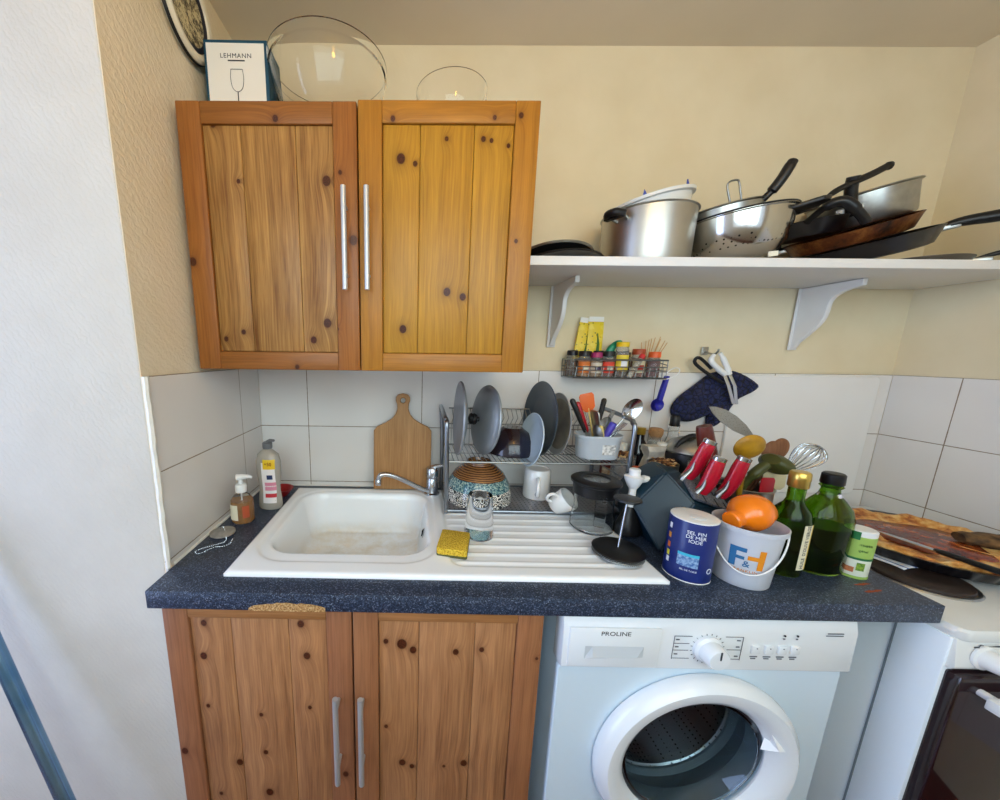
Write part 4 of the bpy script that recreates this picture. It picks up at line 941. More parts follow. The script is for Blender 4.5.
# utensil tub on the upper tier
t = thing('cutlery_tub', 'grey-white oval plastic tub with a worn label, full of cutlery, on the upper rack shelf', 'tub', (1.100, -.175, ZM + .0035), (0, 0, 0))
tb = [[(x * k, y * k, z) for x, y in rrect(-.066, .066, -.042, .042, .038, 7)] for z, k in ((0, .86), (.004, .89), (.060, .97), (.064, 1.03), (.071, 1.04), (.072, 1.0), (.066, .95), (.010, .85), (.008, .5))]
build('tub_wall', M().loft(tb), pm('tub_grey', 'c6ccd2', .35), t)
build('worn_label', M().box(-.004, .034, -.0405, -.0395, .016, .046), pm('worn_paper', 'e6e4e0', .8, col2='8a8886', vscale=160), t, smooth=False)
def utensil(name, label, cat, base, tip, head, mat_h, r=.004, mat_head=None, roll=0, group=None, flat=1.):
    """a stick from base to tip in the tub with a head at the tip"""
    b = Vector(base); e = Vector(tip); d = e - b; L = d.length
    t = thing(name, label, cat, b, group=group)
    A = align(d) @ Rz(roll)
    hl = 0 if head in (None, 'knife_handle') else .05
    A2 = A @ Matrix.Diagonal((1, flat, 1, 1))
    if head == 'knife_handle':
        build('blade', M().loft([[(-.009, 0, 0), (.009, 0, 0), (.009, .001, 0), (-.009, .001, 0)], [(-.009, 0, L * .45), (.009, 0, L * .45), (.009, .0012, L * .45), (-.009, .0012, L * .45)]], A), m_steel, t)
        build('handle', M().tube([(0, 0, L * .42), (0, 0, L * .5), (0, 0, L * .75), (0, 0, L * .97), (0, 0, L)], [r * .8, r, r * 1.2, r * 1.25, r * .7], 12, T=A2), mat_h, t)
    else:
        build('handle', M().tube([(0, 0, 0), (0, 0, (L - hl) * .5), (0, 0, L - hl + .004)], [r, r * .8, r * .7], 10, T=A2), mat_h, t)
    hm = mat_head or mat_h
    if head == 'spoon':
        m = M(); n = 20; rings = []
        for rr, dz in ((1, 0), (.92, .001), (.6, .006), (.01, .009), (.01, .0075), (.58, .0045), (.9, -.0003), (1, -.0008)):
            rings.append([(.019 * rr * math.cos(2 * PI * i / n), -dz, L - .028 + .030 * rr * math.sin(2 * PI * i / n)) for i in range(n)])
        m.loft(rings, A, False, False); build('spoon_bowl', m, hm, t)
    elif head == 'fork':
        f = build('fork_head', M().box(-.010, .010, -.0008, .0008, L - .055, L - .030, A), hm, t, bevel=.0004)
        for x in (-.0087, -.003, .003, .0087): build('tine', M().box(x - .0013, x + .0013, -.0007, .0007, L - .031, L, A), hm, f, smooth=False)
    elif head == 'spatula':
        build('spatula_blade', M().loft([[(x * k, y, L - .058 + z) for x, y in ((-.020, -.0022), (.020, -.0022), (.020, .0022), (-.020, .0022))] for z, k in ((0, .45), (.014, 1), (.050, 1.08), (.058, .85))], A), hm, t, bevel=.0015)
    elif head == 'slotted':
        m = M(); n = 24; rings = []
        for rr, dz in ((1, 0), (.9, .002), (.55, .007), (.01, .009), (.01, .0075), (.5, .006), (.88, .0006), (1, -.0009)):
            rings.append([(.026 * rr * math.cos(2 * PI * i / n), -dz, L - .032 + .036 * rr * math.sin(2 * PI * i / n)) for i in range(n)])
        m.loft(rings, A, False, False); build('slotted_bowl', m, hm, t)
    return t
m_red = pm('red_handle', 'b01c2a', .3); m_orange = pm('orange_silicone', 'e0692c', .45); m_purple = pm('violet_handle', '4a3fa8', .35); m_cream_h = pm('cream_handle', 'e6cf84', .4)
B = (1.10, -.175, ZM + .010)
def tubu(name, label, cat, dx, dy, tip, head, mh, **k): return utensil(name, label, cat, (1.10 + dx, -.175 + dy, ZM + .012), tip, head, mh, **k)
tubu('table_knife', 'black handled knife leaning to the left edge of the cutlery tub', 'knife', -.010, -.012, (1.006, -.185, 1.226), 'knife_handle', m_blackp, r=.0065)
tubu('table_knife', 'red handled knife just right of the black one in the tub', 'knife', .0, .008, (1.032, -.165, 1.215), 'knife_handle', m_red, r=.006)
tubu('spatula', 'orange silicone spatula standing in the cutlery tub', 'spatula', .006, .016, (1.060, -.155, 1.240), 'spatula', m_cream_h, mat_head=m_orange, r=.0035, roll=PI / 2)
tubu('table_knife', 'black handled knife sticking up right of the orange spatula', 'knife', -.01, .014, (1.118, -.155, 1.226), 'knife_handle', m_blackm, r=.006)
tubu('wooden_stick', 'thin brown wooden handle lying across the back of the cutlery tub', 'utensil', -.02, .02, (1.148, -.150, 1.185), None, pm('brown_stick', '6a3c20', .6), r=.0035)
tubu('butter_knife', 'steel knife blade pointing up in the middle of the cutlery tub', 'knife', .01, .0, (1.080, -.178, 1.192), 'spatula', m_steel, r=.003)
tubu('soup_spoon', 'dark steel spoon at the front of the cutlery tub', 'spoon', .008, -.02, (1.076, -.205, 1.152), 'spoon', m_steel, r=.0028)
tubu('paring_knife', 'violet handled knife leaning right in the cutlery tub', 'knife', -.02, -.022, (1.130, -.200, 1.160), 'knife_handle', m_purple, r=.0085)
tubu('table_fork', 'steel fork among the cutlery with tines up', 'fork', -.012, .004, (1.140, -.172, 1.190), 'fork', m_cream_h, mat_head=m_steel, r=.003)
tubu('soup_spoon', 'bright steel spoon lying right of the violet handle', 'spoon', -.03, -.008, (1.120, -.185, 1.172), 'spoon', m_chrome, r=.0028, roll=.5)
tubu('serving_spoon', 'big shiny serving spoon leaning over the right rim of the tub', 'spoon', -.025, -.012, (1.208, -.182, 1.222), 'slotted', m_chrome, r=.0035, roll=PI / 2)
tubu('table_fork', 'steel fork leaning right below the big serving spoon', 'fork', -.03, -.018, (1.168, -.192, 1.158), 'fork', m_chrome, r=.003)
tubu('paring_knife', 'cream handled knife with the short blade down in the cutlery tub', 'knife', .014, -.026, (1.090, -.200, 1.150), 'knife_handle', m_cream_h, r=.006)

# big bowl upside down on the tray
q = N('stoneware_bands'); s_ = q.n('ShaderNodeSeparateXYZ'); q.link(q.obj(), s_.inputs[0]); z_ = q.math('ADD', s_.outputs[2], q.math('MULTIPLY', q.noise(40), .006))
v_ = q.n('ShaderNodeTexVoronoi'); v_.inputs['Scale'].default_value = 75; q.link(q.obj(), v_.inputs['Vector'])
flo = q.ramp(q.math('FRACT', q.math('MULTIPLY', v_.outputs['Distance'], 3.2)), [(.42, 'eeeae0'), (.52, '1c2026')], 'LINEAR')
teal = q.ramp(q.noise(210), [(.40, '27485a'), (.5, '5c8a92'), (.62, 'a8bcae')]); wv = q.n('ShaderNodeTexWave'); wv.wave_type = 'BANDS'; wv.bands_direction = 'Z'; wv.inputs['Scale'].default_value = 60; wv.inputs['Distortion'].default_value = 2; q.link(q.obj(), wv.inputs['Vector'])
br = q.ramp(wv.outputs['Fac'], [(.2, '4a2e1c'), (.8, '96683c')])
c_ = q.mix(q.math('GREATER_THAN', z_, .048), flo, teal); c_ = q.mix(q.math('GREATER_THAN', z_, .081), c_, br); q.color(c_); q.b.inputs['Roughness'].default_value = .2; q.b.inputs['Coat Weight'].default_value = .4
t = build('serving_bowl', M().lathe([(.101, .0), (.105, .001), (.106, .006), (.103, .03), (.094, .06), (.078, .088), (.055, .108), (.040, .116), (.038, .126), (.035, .127), (.032, .118), (0, .117), (0, .112), (.05, .104), (.074, .084), (.09, .058), (.099, .03)], 72), q.m)
tag(t, 'large banded stoneware bowl turned upside down on the rack tray behind the drinking glass', 'bowl', loc=(.752, -.138, ZL + .0035))
t = thing('mug', 'white mug upside down on the rack tray behind the tumbler', 'mug', (.947, -.118, ZL + .0035), (0, 0, 0))
build('mug_body', M().lathe([(.040, 0), (.042, .001), (.043, .004), (.041, .09), (.038, .096), (.033, .097), (.031, .094), (0, .0935), (0, .089), (.036, .088), (.039, .004)], 48), m_porc, t)
build('handle', M().tube(spline([(-.012, -.040, .022), (-.018, -.066, .026), (-.020, -.072, .048), (-.018, -.064, .070), (-.012, -.040, .074)], 6), .006, 10), m_porc, t)
t = thing('small_cup', 'small white cup lying tilted between the mug and the glass jug', 'cup', (.975, -.238, ZL + .030), (.35, .75, -.2))
build('cup_body', M().lathe([(0, -.022), (.020, -.022), (.025, -.018), (.032, .010), (.034, .034), (.033, .036), (.030, .034), (.028, .008), (.02, -.016), (0, -.018)], 40), m_porc, t)
build('handle', M().tube(spline([(-.026, -.012, .022), (-.044, -.022, .020), (-.048, -.024, .006), (-.038, -.020, -.008), (-.022, -.011, -.006)], 6), .0045, 10), m_porc, t)
# glass jug with black lid
t = thing('glass_jug', 'clear glass jug with thick black lid standing on the right end of the drainboard', 'jug', (1.036, -.312, ZD), (0, 0, -.5))
m_gj = pm('jug_glass', (.97, .985, .985), .02, trans=1, ior=1.16)
build('jug_wall', M().lathe([(0, 0), (.050, 0), (.056, .006), (.055, .03), (.050, .06), (.049, .118), (.052, .122), (.050, .122), (.047, .118), (.048, .06), (.053, .03), (.053, .010), (.049, .005), (0, .005)], 56), m_gj, t)
build('jug_lid', M().lathe([(.0525, .100), (.0545, .100), (.056, .128), (.062, .131), (.063, .138), (.058, .142), (.036, .143), (.032, .140), (.032, .128), (.050, .126)], 56, closed=True), m_blackp, t)
build('lid_window', M().lathe([(0, .137), (.0325, .137), (.0325, .140), (0, .140)], 40), m_clear, t)
build('grip', M().loft([[(x, y, z) for x, y in ((-.013 + dx, -.056 - d), (.013 + dx, -.056 - d), (.013 + dx, -.064 - d), (-.013 + dx, -.064 - d))] for z, d, dx in ((.034, .006, .018), (.060, .012, .018), (.095, .012, .018), (.118, .002, .018))]), m_gj, t, bevel=.003)
# press plunger
t = thing('press_plunger', 'black coffee press plunger standing upright on the drainboard corner, mesh edge below', 'plunger', (1.034, -.447, ZD + .001))
build('filter_disc', M().lathe([(0, .006), (.050, .006), (.056, .009), (.057, .013), (.053, .016), (.020, .018), (0, .018)], 48), m_blackp, t)
mm = M(); n = 72
for i in range(n):
    a = 2 * PI * i / n; mm.tube([(.054 * math.cos(a), .054 * math.sin(a), .0085), (.0555 * math.cos(a + .06), .0555 * math.sin(a + .06), .002)], .0010, 4)
mo = build('mesh_edge', mm, m_wire, t, fix=False); mo['kind'] = 'stuff'
build('spring_ring', M().tube([(.053 * math.cos(2 * PI * i / 48), .053 * math.sin(2 * PI * i / 48), .003) for i in range(48)], .002, 6, closed=True), m_wire, t)
build('rod', M().tube([(.0, .0, .017), (.018, .016, .130)], .0024, 10), m_chrome, t)
build('top_disc', M().lathe([(0, -.004), (.026, -.004), (.030, -.001), (.029, .003), (0, .006)], 36, Tr(.018, .016, .132) @ Rx(-.04)), m_blackp, t)
# frother behind
t = thing('hand_frother', 'white plastic mill with funnel shaped head on a black foot, standing beside the rack post', 'kitchen gadget', (1.120, -.338, ZD), (0, 0, .0))
build('foot', M().lathe([(0, 0), (.034, 0), (.036, .006), (.030, .030), (.020, .055), (.012, .075), (0, .076)], 32, sy=.8), m_blackp, t)
build('shaft', M().lathe([(.009, .070), (.0085, .120), (.010, .128), (0, .129)], 20), m_whitep, t)
build('head', M().lathe([(.010, .126), (.014, .132), (.022, .150), (.0235, .158), (.016, .160), (.013, .163), (.0135, .176), (.011, .179), (0, .179)], 32), m_whitep, t)
build('side_spout', M().tube([(.012, .006, .146), (.034, .010, .148), (.050, .012, .146)], [.009, .010, .007], 14), m_whitep, t)
# glass tumblers
def tumbler(label, x, y, z, rb, rt, h, up=True):
    t = build('drinking_glass', M().lathe([(rb, 0), (rb * 1.02, .002), (rt, h - .003), (rt * .96, h), (0, h), (0, h - .003), (rt * .88, h - .003), (rt * .93, h - .007), (rb * .96, .002)] , 48), m_tumb)
    tag(t, label, 'glass', loc=(x, y, z)); return t
tumbler('clear drinking glass upside down on the drainboard in front of the patterned bowl', .717, -.362, ZD, .038, .031, .112)

# ------------------------------------------------------------------ knife block
kb_ = thing('knife_block', 'dark teal faceted knife block holding three red handled knives', 'knife block', (1.22, -.32, ZK))
pts = [(1.158, -.415, 0), (1.312, -.405, 0), (1.325, -.235, 0), (1.17, -.215, 0),
       (1.120, -.350, .092), (1.132, -.240, .10), (1.150, -.395, .045), (1.192, -.352, .185), (1.215, -.260, .190), (1.150, -.25, .15),
       (1.228, -.410, .128), (1.325, -.405, .095), (1.355, -.255, .105), (1.245, -.320, .180), (1.285, -.250, .165), (1.128, -.31, .135)]
bm = bmesh.new()
for p in pts: bm.verts.new((p[0] - 1.22, p[1] + .32, p[2]))
bmesh.ops.convex_hull(bm, input=bm.verts)
bmesh.ops.bevel(bm, geom=[e for e in bm.edges if len(e.link_faces) == 2 and e.calc_face_angle(0) > .15], offset=.003, segments=2, affect='EDGES')
me = bpy.data.meshes.new('block_body'); bm.to_mesh(me); bm.free()
mesh_obj('block_body', me, pm('teal_plastic', '0e2a38', .36), kb_, ang=20)
# slotted top plate, sloping down to the right
o_ = Vector((1.300, -.365, ZK + .138)); 
sl = M().box(-.052, .052, -.034, .034, -.004, .003)
T_ = Tr(.058, -.056, .1405) @ Ry(.33) @ Rx(.50)
pl_ = build('slot_plate', M().box(-.050, .050, -.038, .042, -.004, .004, T_), pm('grey_speckle_plastic', '6a6e76', .5, col2='3c4048', vscale=300), kb_, bevel=.003)
for i, (a, b) in enumerate(((-.02, -.028), (.012, -.028), (.036, -.030), (-.02, .01), (.018, .008))):
    build('slot', M().box(a - .0015, a + .0015, b - .012, b + .012, .0038, .0046, T_), m_dark, pl_, smooth=False)
m_kred = pm('knife_red', 'b0152c', .22, coat=.4)
def bknife(label, base, tip, lean, s=1., mh=None, name='kitchen_knife'):
    b = Vector(base); e = Vector(tip); d = e - b; L = d.length
    t = thing(name, label, 'knife', b, group=None)
    A = align(d)
    side = Vector((0, -1, 0)); 
    P = [(0, 0, 0), (.004, 0, L * .18), (.003, 0, L * .45), (-.003, 0, L * .75), (-.006, 0, L * .93)]
    # local frame: x along picture-left, y towards the viewer
    x_ = d.cross(Vector((0, -1, 0))).normalized(); y_ = d.normalized().cross(x_); F = Matrix((( x_.x, y_.x, d.normalized().x, 0), (x_.y, y_.y, d.normalized().y, 0), (x_.z, y_.z, d.normalized().z, 0), (0, 0, 0, 1)))
    pp = spline(P, 6); rr = [.0122 * s * (1 + .35 * math.sin(PI * min(1, i / (len(pp) - 1)) * .9)) for i in range(len(pp))]
    build('handle', M().tube(pp, rr, 14, T=F @ Matrix.Diagonal((1.15, .8, 1, 1))), mh or m_kred, t)
    if not mh:
        build('bolster', M().tube(spline([(-.012, -.006, -.016), (-.013, -.006, L * .05), (-.010, -.008, L * .25), (-.0145, -.008, L * .42)], 5), [.0035, .005, .0065, .007, .0068, .0065, .006, .0055, .005, .0045, .004, .0035, .003, .002, .0015, .001], 10, T=F @ Matrix.Diagonal((1, 1.2, 1, 1))), m_steel, t)
        build('pommel', M().tube([(-.006, 0, L * .915), (-.0072, 0, L * .985), (-.0072, 0, L)], [.0145 * s, .0145 * s, .012 * s], 16, T=F @ Matrix.Diagonal((1.1, .85, 1, 1))), m_chrome, t)
    build('blade', M().loft([[(x, -.0008, z), (x + w, -.0008, z), (x + w, .0008, z), (x, .0008, z)] for x, w, z in ((-.008, .016, .0), (-.008, .016, -.06))], F), m_steel, t)
    return t
bknife('red handled kitchen knife at the back left of the knife block', (1.248, -.342, 1.040), (1.294, -.358, 1.145), 0)
bknife('red handled kitchen knife in the middle of the knife block, just below the back one', (1.256, -.380, 1.012), (1.292, -.395, 1.112), 0)
bknife('red handled kitchen knife at the right of the knife block, nearest the oil bottles', (1.318, -.372, 1.004), (1.358, -.388, 1.111), 0)
bknife('dark brown wooden handled knife behind the red knives', (1.342, -.300, 1.02), (1.315, -.300, 1.186), 0, s=1.2, mh=pm('mahogany', '5a1c12', .35, coat=.3))

# ------------------------------------------------------------------ crock with cooking tools behind the bottles
ck = thing('utensil_crock', 'steel crock of cooking tools standing behind the green bottles', 'utensil holder', (1.455, -.290, ZK))
build('crock_wall', M().lathe([(0, 0), (.056, 0), (.060, .004), (.060, .13), (.063, .133), (.060, .135), (.056, .132), (.055, .006), (0, .006)], 48), m_steel, ck)
def tool(name, label, cat, base, tip): t = thing(name, label, cat, base); d = Vector(tip) - Vector(base); return t, align(d), d.length
C0 = Vector((1.455, -.290, ZK + .010))
# yellow spoon
t = thing('cooking_spoon', 'mustard yellow cooking spoon with a big round head beside the knife block', 'cooking spoon', C0 + Vector((-.01, -.01, 0)))
def spoonhead(w, h, dep, T):
    m = M(); n = 32
    for_r = ((1, 0), (.97, .002), (.8, dep * .6), (.5, dep * .92), (.01, dep), (.01, dep - .003), (.5, dep * .92 - .003), (.78, dep * .6 - .003), (.94, -.0005), (1, -.002))
    m.loft([[(w * r_ * math.cos(2 * PI * i / n), -d_, h * r_ * math.sin(2 * PI * i / n)) for i in range(n)] for r_, d_ in for_r], T, False, False); return m
m_must = pm('mustard_nylon', 'b8891c', .4, col2='94690f', vscale=30)
build('handle', M().tube(spline([(0, 0, 0), (-.02, -.015, .07), (-.040, -.030, .13), (-.050, -.040, .185), (-.049, -.042, .215)], 6), [.006] * 8 + [.007] * 9 + [.0095] * 8, 12), m_must, t)
build('spoon_head', spoonhead(.038, .034, .010, Tr(-.047, -.044, .244) @ Ry(.15) @ Rx(.25)), m_must, t)
t = thing('soup_ladle', 'olive green nylon ladle curving over beside the yellow spoon', 'ladle', C0 + Vector((-.008, .015, 0)))
m_olive = pm('olive_nylon', '474a22', .4)
build('handle', M().tube(spline([(0, 0, 0), (-.02, -.025, .08), (-.022, -.040, .125), (-.004, -.050, .168), (.022, -.050, .192)], 6), [.007] * 8 + [.009] * 9 + [.013] * 8, 12), m_olive, t)
build('ladle_bowl', M().lathe([(0, -.030), (.022, -.027), (.036, -.012), (.040, .004), (.038, .005), (.034, -.010), (.02, -.024), (0, -.027)], 36, Tr(.046, -.050, .194) @ Ry(2.2) @ Rx(-.2), sx=.62), m_olive, t)
t = thing('spatula', 'red spatula blade showing between the ladle and the oil bottle', 'spatula', C0 + Vector((.0, -.03, 0)))
build('handle', M().tube([(0, 0, 0), (.01, -.019, .10)], .005, 8), m_red, t)
build('blade', M().loft([[(.010 - w, -.02 - .002, z), (.010 + w, -.02 - .002, z), (.010 + w, -.018, z), (.010 - w, -.018, z)] for z, w in ((.095, .010), (.108, .018), (.155, .018), (.162, .014))]), m_red, t, bevel=.0015)
t = thing('turner', 'cream coloured flat turner standing in front of the whisk', 'turner', C0 + Vector((.02, -.01, 0)))
m_crm = pm('cream_nylon', 'd8cba4', .45)
build('handle', M().tube([(0, 0, 0), (.028, -.016, .13)], .0045, 8), m_crm, t)
build('blade', M().loft([[(.022 + a, -.015 - .002, z), (.022 + b_, -.017, z), (.022 + b_, -.014, z), (.022 + a, -.014, z)] for z, a, b_ in ((.120, -.012, .030), (.128, -.020, .040), (.190, -.026, .038), (.196, -.022, .034))]), m_crm, t, bevel=.001)
for i, (dx, dz, lb) in enumerate(((.0, 0, 'round headed wooden spoon behind the yellow spoon'), (.022, .008, 'second wooden spoon, just right of its twin and left of the whisk'))):
    t = thing('wooden_spoon', lb, 'cooking spoon', C0 + Vector((.0, .03, 0)))
    m_ws = wood('spoon_wood%d' % i, '8a5c3a', '6a4026', rough=.6)
    m_ws.name = 'spoon_wood'
    build('handle', M().tube([(0, 0, 0), (.032 + dx * .5, -.005, .10), (.066 + dx, -.010, .190)], [.005, .005, .006], 10), m_ws, t)
    build('spoon_head', spoonhead(.024, .030, .007, Tr(.074 + dx, -.011, .214 + dz) @ Ry(.25)), m_ws, t)
t = thing('wire_whisk', 'steel balloon whisk leaning right out of the crock', 'whisk', C0 + Vector((.025, .0, 0)))
e = Vector((.098, .020, .150)); A = align(e); L = e.length
build('handle', M().tube([(0, 0, 0), (0, 0, L)], .0055, 10, T=A), m_steel, t)
A = Tr(*(e * .97)) @ align(Vector((.080, -.005, .085))) @ Matrix.Scale(.95, 4)
for k in range(9):
    an = PI * k / 9
    c, s = math.cos(an), math.sin(an)
    pts = [(0, 0, 0), (.014 * c, .014 * s, .03), (.032 * c, .032 * s, .075), (.030 * c, .030 * s, .105), (0, 0, .122), (-.030 * c, -.030 * s, .105), (-.032 * c, -.032 * s, .075), (-.014 * c, -.014 * s, .03), (0, 0, 0)]
    build('whisk_wire', M().tube(spline(pts, 5), .0010, 5, T=A), m_chrome, t)
t = thing('skimmer', 'grey metal skimmer with perforated leaf shaped blade, pointing up left behind the knives', 'skimmer', C0 + Vector((-.02, .02, 0)))
q = N('perforated_blade'); v_ = q.n('ShaderNodeTexVoronoi'); v_.inputs['Scale'].default_value = 230; v_.inputs['Randomness'].default_value = .1; q.link(q.obj(), v_.inputs['Vector'])
q.color(q.ramp(v_.outputs['Distance'], [(.2, '3a3a38'), (.3, 'a6a49c')])); q.b.inputs['Metallic'].default_value = .8; q.b.inputs['Roughness'].default_value = .45
build('handle', M().tube([(0, 0, 0), (.03, .03, .13), (.095, .050, .238)], [.004, .004, .003], 8), m_steel, t)
lf = [(-.085, .0), (-.070, .010), (-.04, .019), (0, .021), (.04, .016), (.07, .007), (.085, 0), (.06, -.010), (.02, -.017), (-.03, -.016), (-.065, -.009)]
ms = shape('blade', [lf], .0016, q.m, t, T=Tr(.022, .055, .284) @ Ry(.55) @ UP, bevel=.0004)

# ------------------------------------------------------------------ clutter along the back wall
t = thing('coffee_maker', 'round pot with brushed steel dome lid and black body behind the knife block', 'pot', (1.402, -.150, ZK))
build('pot_body', M().lathe([(0, 0), (.058, 0), (.064, .006), (.066, .12), (.068, .19), (.065, .195), (0, .195)], 44), m_blackp, t)
build('dome_lid', M().lathe([(.068, .188), (.070, .192), (.066, .204), (.050, .222), (.025, .233), (0, .236)], 48), m_steel, t)
build('lid_handle', M().tube(spline([(-.058, -.02, .205), (-.045, -.02, .225), (-.020, -.018, .240), (.0, -.01, .240)], 6), [.006] * 5 + [.008] * 14, 10), m_blackp, t)
t = thing('cruet', 'clear glass oil cruet with black stopper against the tiles', 'bottle', (1.413, -.055, ZK))
build('glass', M().lathe([(0, 0), (.030, 0), (.034, .004), (.034, .16), (.030, .19), (.020, .205), (.016, .215), (.016, .255), (.013, .255), (.013, .215), (.03, .16), (.03, .006), (0, .006)], 32), m_gj, t)
build('stopper', M().lathe([(.013, .250), (.014, .258), (.014, .280), (.010, .286), (0, .287)], 20), m_blackp, t)
t = thing('cork_jar', 'glass jar with wide cork stopper against the tiles', 'jar', (1.362, -.045, ZK))
build('glass', M().lathe([(0, 0), (.030, 0), (.033, .004), (.033, .15), (.022, .185), (.016, .20), (.018, .212), (.014, .212), (.02, .185), (.03, .15), (.03, .006), (0, .006)], 32), m_jar, t)
build('cork', M().lathe([(.012, .200), (.019, .214), (.0215, .222), (.021, .236), (.017, .240), (0, .240)], 24), pm('cork', 'b98a5c', .85, var=.3, vscale=200), t)
t = thing('dark_bottle', 'dark bottle with gold cap against the tiles right of the dish rack', 'bottle', (1.300, -.060, ZK))
build('glass', M().lathe([(0, 0), (.028, 0), (.031, .004), (.031, .15), (.026, .18), (.014, .205), (.013, .23)], 32), pm('near_black_glass', '0e1018', .1, coat=.5), t)
build('cap', M().lathe([(.0145, .222), (.0155, .224), (.0155, .243), (.013, .245), (0, .245)], 24), pm('gold_cap', 'c8a040', .3, .8), t)
# open jar with dried mushrooms / tea
q = N('dried_herbs'); v_ = q.n('ShaderNodeTexVoronoi'); v_.inputs['Scale'].default_value = 130; q.link(q.obj(), v_.inputs['Vector']); sc_ = q.n('ShaderNodeSeparateColor'); q.link(v_.outputs['Color'], sc_.inputs[0])
q.color(q.ramp(sc_.outputs[0], [(.1, '4a2a18'), (.4, '9a6a3c'), (.7, 'd8b47c'), (1, 'e6a81c')], 'CONSTANT')); q.b.inputs['Roughness'].default_value = .9
def openjar(label, x, y, r, h, wall, fillcol, cat='jar'):
    t = thing('open_jar', label, cat, (x, y, ZK))
    build('jar_wall', M().lathe([(0, 0), (r * .96, 0), (r, .004), (r, h - .004), (r * 1.02, h), (r * .95, h), (r * .94, h - .004), (r * .93, .006), (0, .006)], 36), wall, t)
    m = M(); random.seed(int(x * 1000))
    n = 26
    m.lathe([(0, h - .03), (r * .9, h - .03), (r * .9, h - .006), (r * .5, h + .004), (0, h + .006)], 24)
    for i in range(46):
        a = random.uniform(0, 2 * PI); rr = r * .8 * math.sqrt(random.random())
        m.ball((rr * math.cos(a), rr * math.sin(a), h - .002 + random.uniform(0, .010)), random.uniform(.004, .009), 4, sx=random.uniform(.6, 1.5), sz=random.uniform(.3, .8))
    f = build('dried_herbs', m, fillcol, t, fix=False); f['kind'] = 'stuff'
    return t
openjar('open tin canister heaped with dried herbs behind the knife block', 1.285, -.205, .040, .168, m_steel, q.m, 'canister')
openjar('open glass jar of dried mushrooms near the right post of the rack', 1.218, -.120, .034, .165, m_jar, q.m)
openjar('small open jar of green herbs left of the steel dome', 1.332, -.275, .024, .190, m_jar, pm('green_herbs', '3c4a22', .9, col2='8a7a3a', vscale=150))
for i, (x, y, r, h, c, cc, lb) in enumerate(((1.205, -.055, .022, .165, '7a2c1a', 'd0402a', 'slim spice bottle with red cap against the tiles beside the rack'), (1.250, -.045, .024, .185, 'e4e0d4', 'e8e4da', 'cream coloured plastic spice bottle against the tiles'), (1.232, -.175, .020, .140, '8a4a1c', 'e06020', 'short spice bottle with orange cap beside the herb jar'), (1.340, -.120, .022, .205, 'c8b898', 'f0ece0', 'pale spice shaker with white cap left of the black pot'), (1.200, -.225, .020, .110, 'b02020', '1a1a1e', 'small red spice tin low beside the rack post'))):
    t = thing('spice_bottle', lb, 'spice bottle', (x, y, ZK))
    b = build('bottle', M().lathe([(0, 0), (r * .95, 0), (r, .003), (r, h * .8), (r * .8, h * .88), (r * .7, h * .9)], 28), pm('spice_bottle_body', c, .35, var=.3, vscale=70), t)
    build('cap', M().lathe([(r * .78, h * .88), (r * .8, h), (r * .7, h + .003), (0, h + .003)], 24), pm('spice_cap', cc, .4), t)
    build('label', band(M(), r + .0002, h * .25, h * .65, -1.2, 1.2), pm('spice_label', 'd8c49a', .6, col2='a86a3a', vscale=90), t)
# white crumpled bag
t = build('paper_bag', M().loft([[(x + .006 * math.sin(7 * x * 40 + z * 90), y + .005 * math.sin(y * 300 + z * 120), z) for x, y in rrect(-.03 * k, .03 * k, -.018 * k, .018 * k, .008, 4)] for z, k in ((0, 1), (.06, 1.05), (.12, 1.0), (.165, .85), (.185, 1.0), (.20, 1.05))]), pm('bag_white', 'ddd6c8', .7, var=.2, vscale=60, bump=.6, bscale=60), ang=20)
tag(t, 'crumpled off-white paper bag among the jars by the wall', 'bag', loc=(1.306, -.125, ZK))
# ------------------------------------------------------------------ front right group
m_dk = pm('ink_white', 'e6eaf2', .5)
t = thing('salt_canister', 'dark blue cylindrical salt canister with white top at the sink corner', 'canister', (1.158, -.500, ZK), (0, 0, -.62))
build('can_wall', M().lathe([(.0, 0), (.0425, 0), (.0435, .001), (.0435, .133), (.0425, .136), (.040, .137), (.040, .134), (0, .134)], 48), pm('salt_blue', '16286e', .35, coat=.2), t)
build('white_lid', M().lathe([(.0, .134), (.0428, .134), (.0430, .1375), (.040, .1385), (0, .1375)], 48), m_whitep, t)
build('base_rim', M().lathe([(.0437, 0), (.0442, .001), (.0437, .0025)], 48, closed=True), m_whitep, t)
build('pour_tab', M().lathe([(0, .1375), (.014, .1375), (.015, .139), (.012, .140), (0, .1395)], 24, Tr(.005, -.008, 0)), pm('tab_white', 'dfe2e4', .4), t)
for j in range(3):
    text('label_lettering', ['SEL FIN', 'DE MER', 'IODÉ'][j], .0105, m_dk, t, Rz(.12) @ Tr(0, 0, .114 - j * .0095), wrap=.0437)
pbt = build('info_panel', band(M(), .0437, .036, .066, -.50, .36), pm('panel_blue', '3a64a0', .5, col2='9ab8d8', vscale=200), t)
build('panel_header', band(M(), .0441, .060, .066, -.50, .36), pm('panel_cyan', '3cb4d4', .5), pbt)
text('small_print', 'SEL DE TABLE', .005, m_dk, t, Tr(0, 0, .028), wrap=.0437)
text('side_lettering', 'O', .018, m_dk, t, Rz(.95) @ Tr(0, 0, .030), wrap=.0437)
for j, (z, c) in enumerate(((.108, 'e8ecf4'), (.086, 'e0903c'), (.064, 'd86a2c'), (.045, 'd8d040'), (.030, 'e8ecf4'))):
    build('side_motif', band(M(), .0437, z, z + .012, -1.15 + .02 * j, -.98 + .02 * j), pm('motif', c, .5), t)

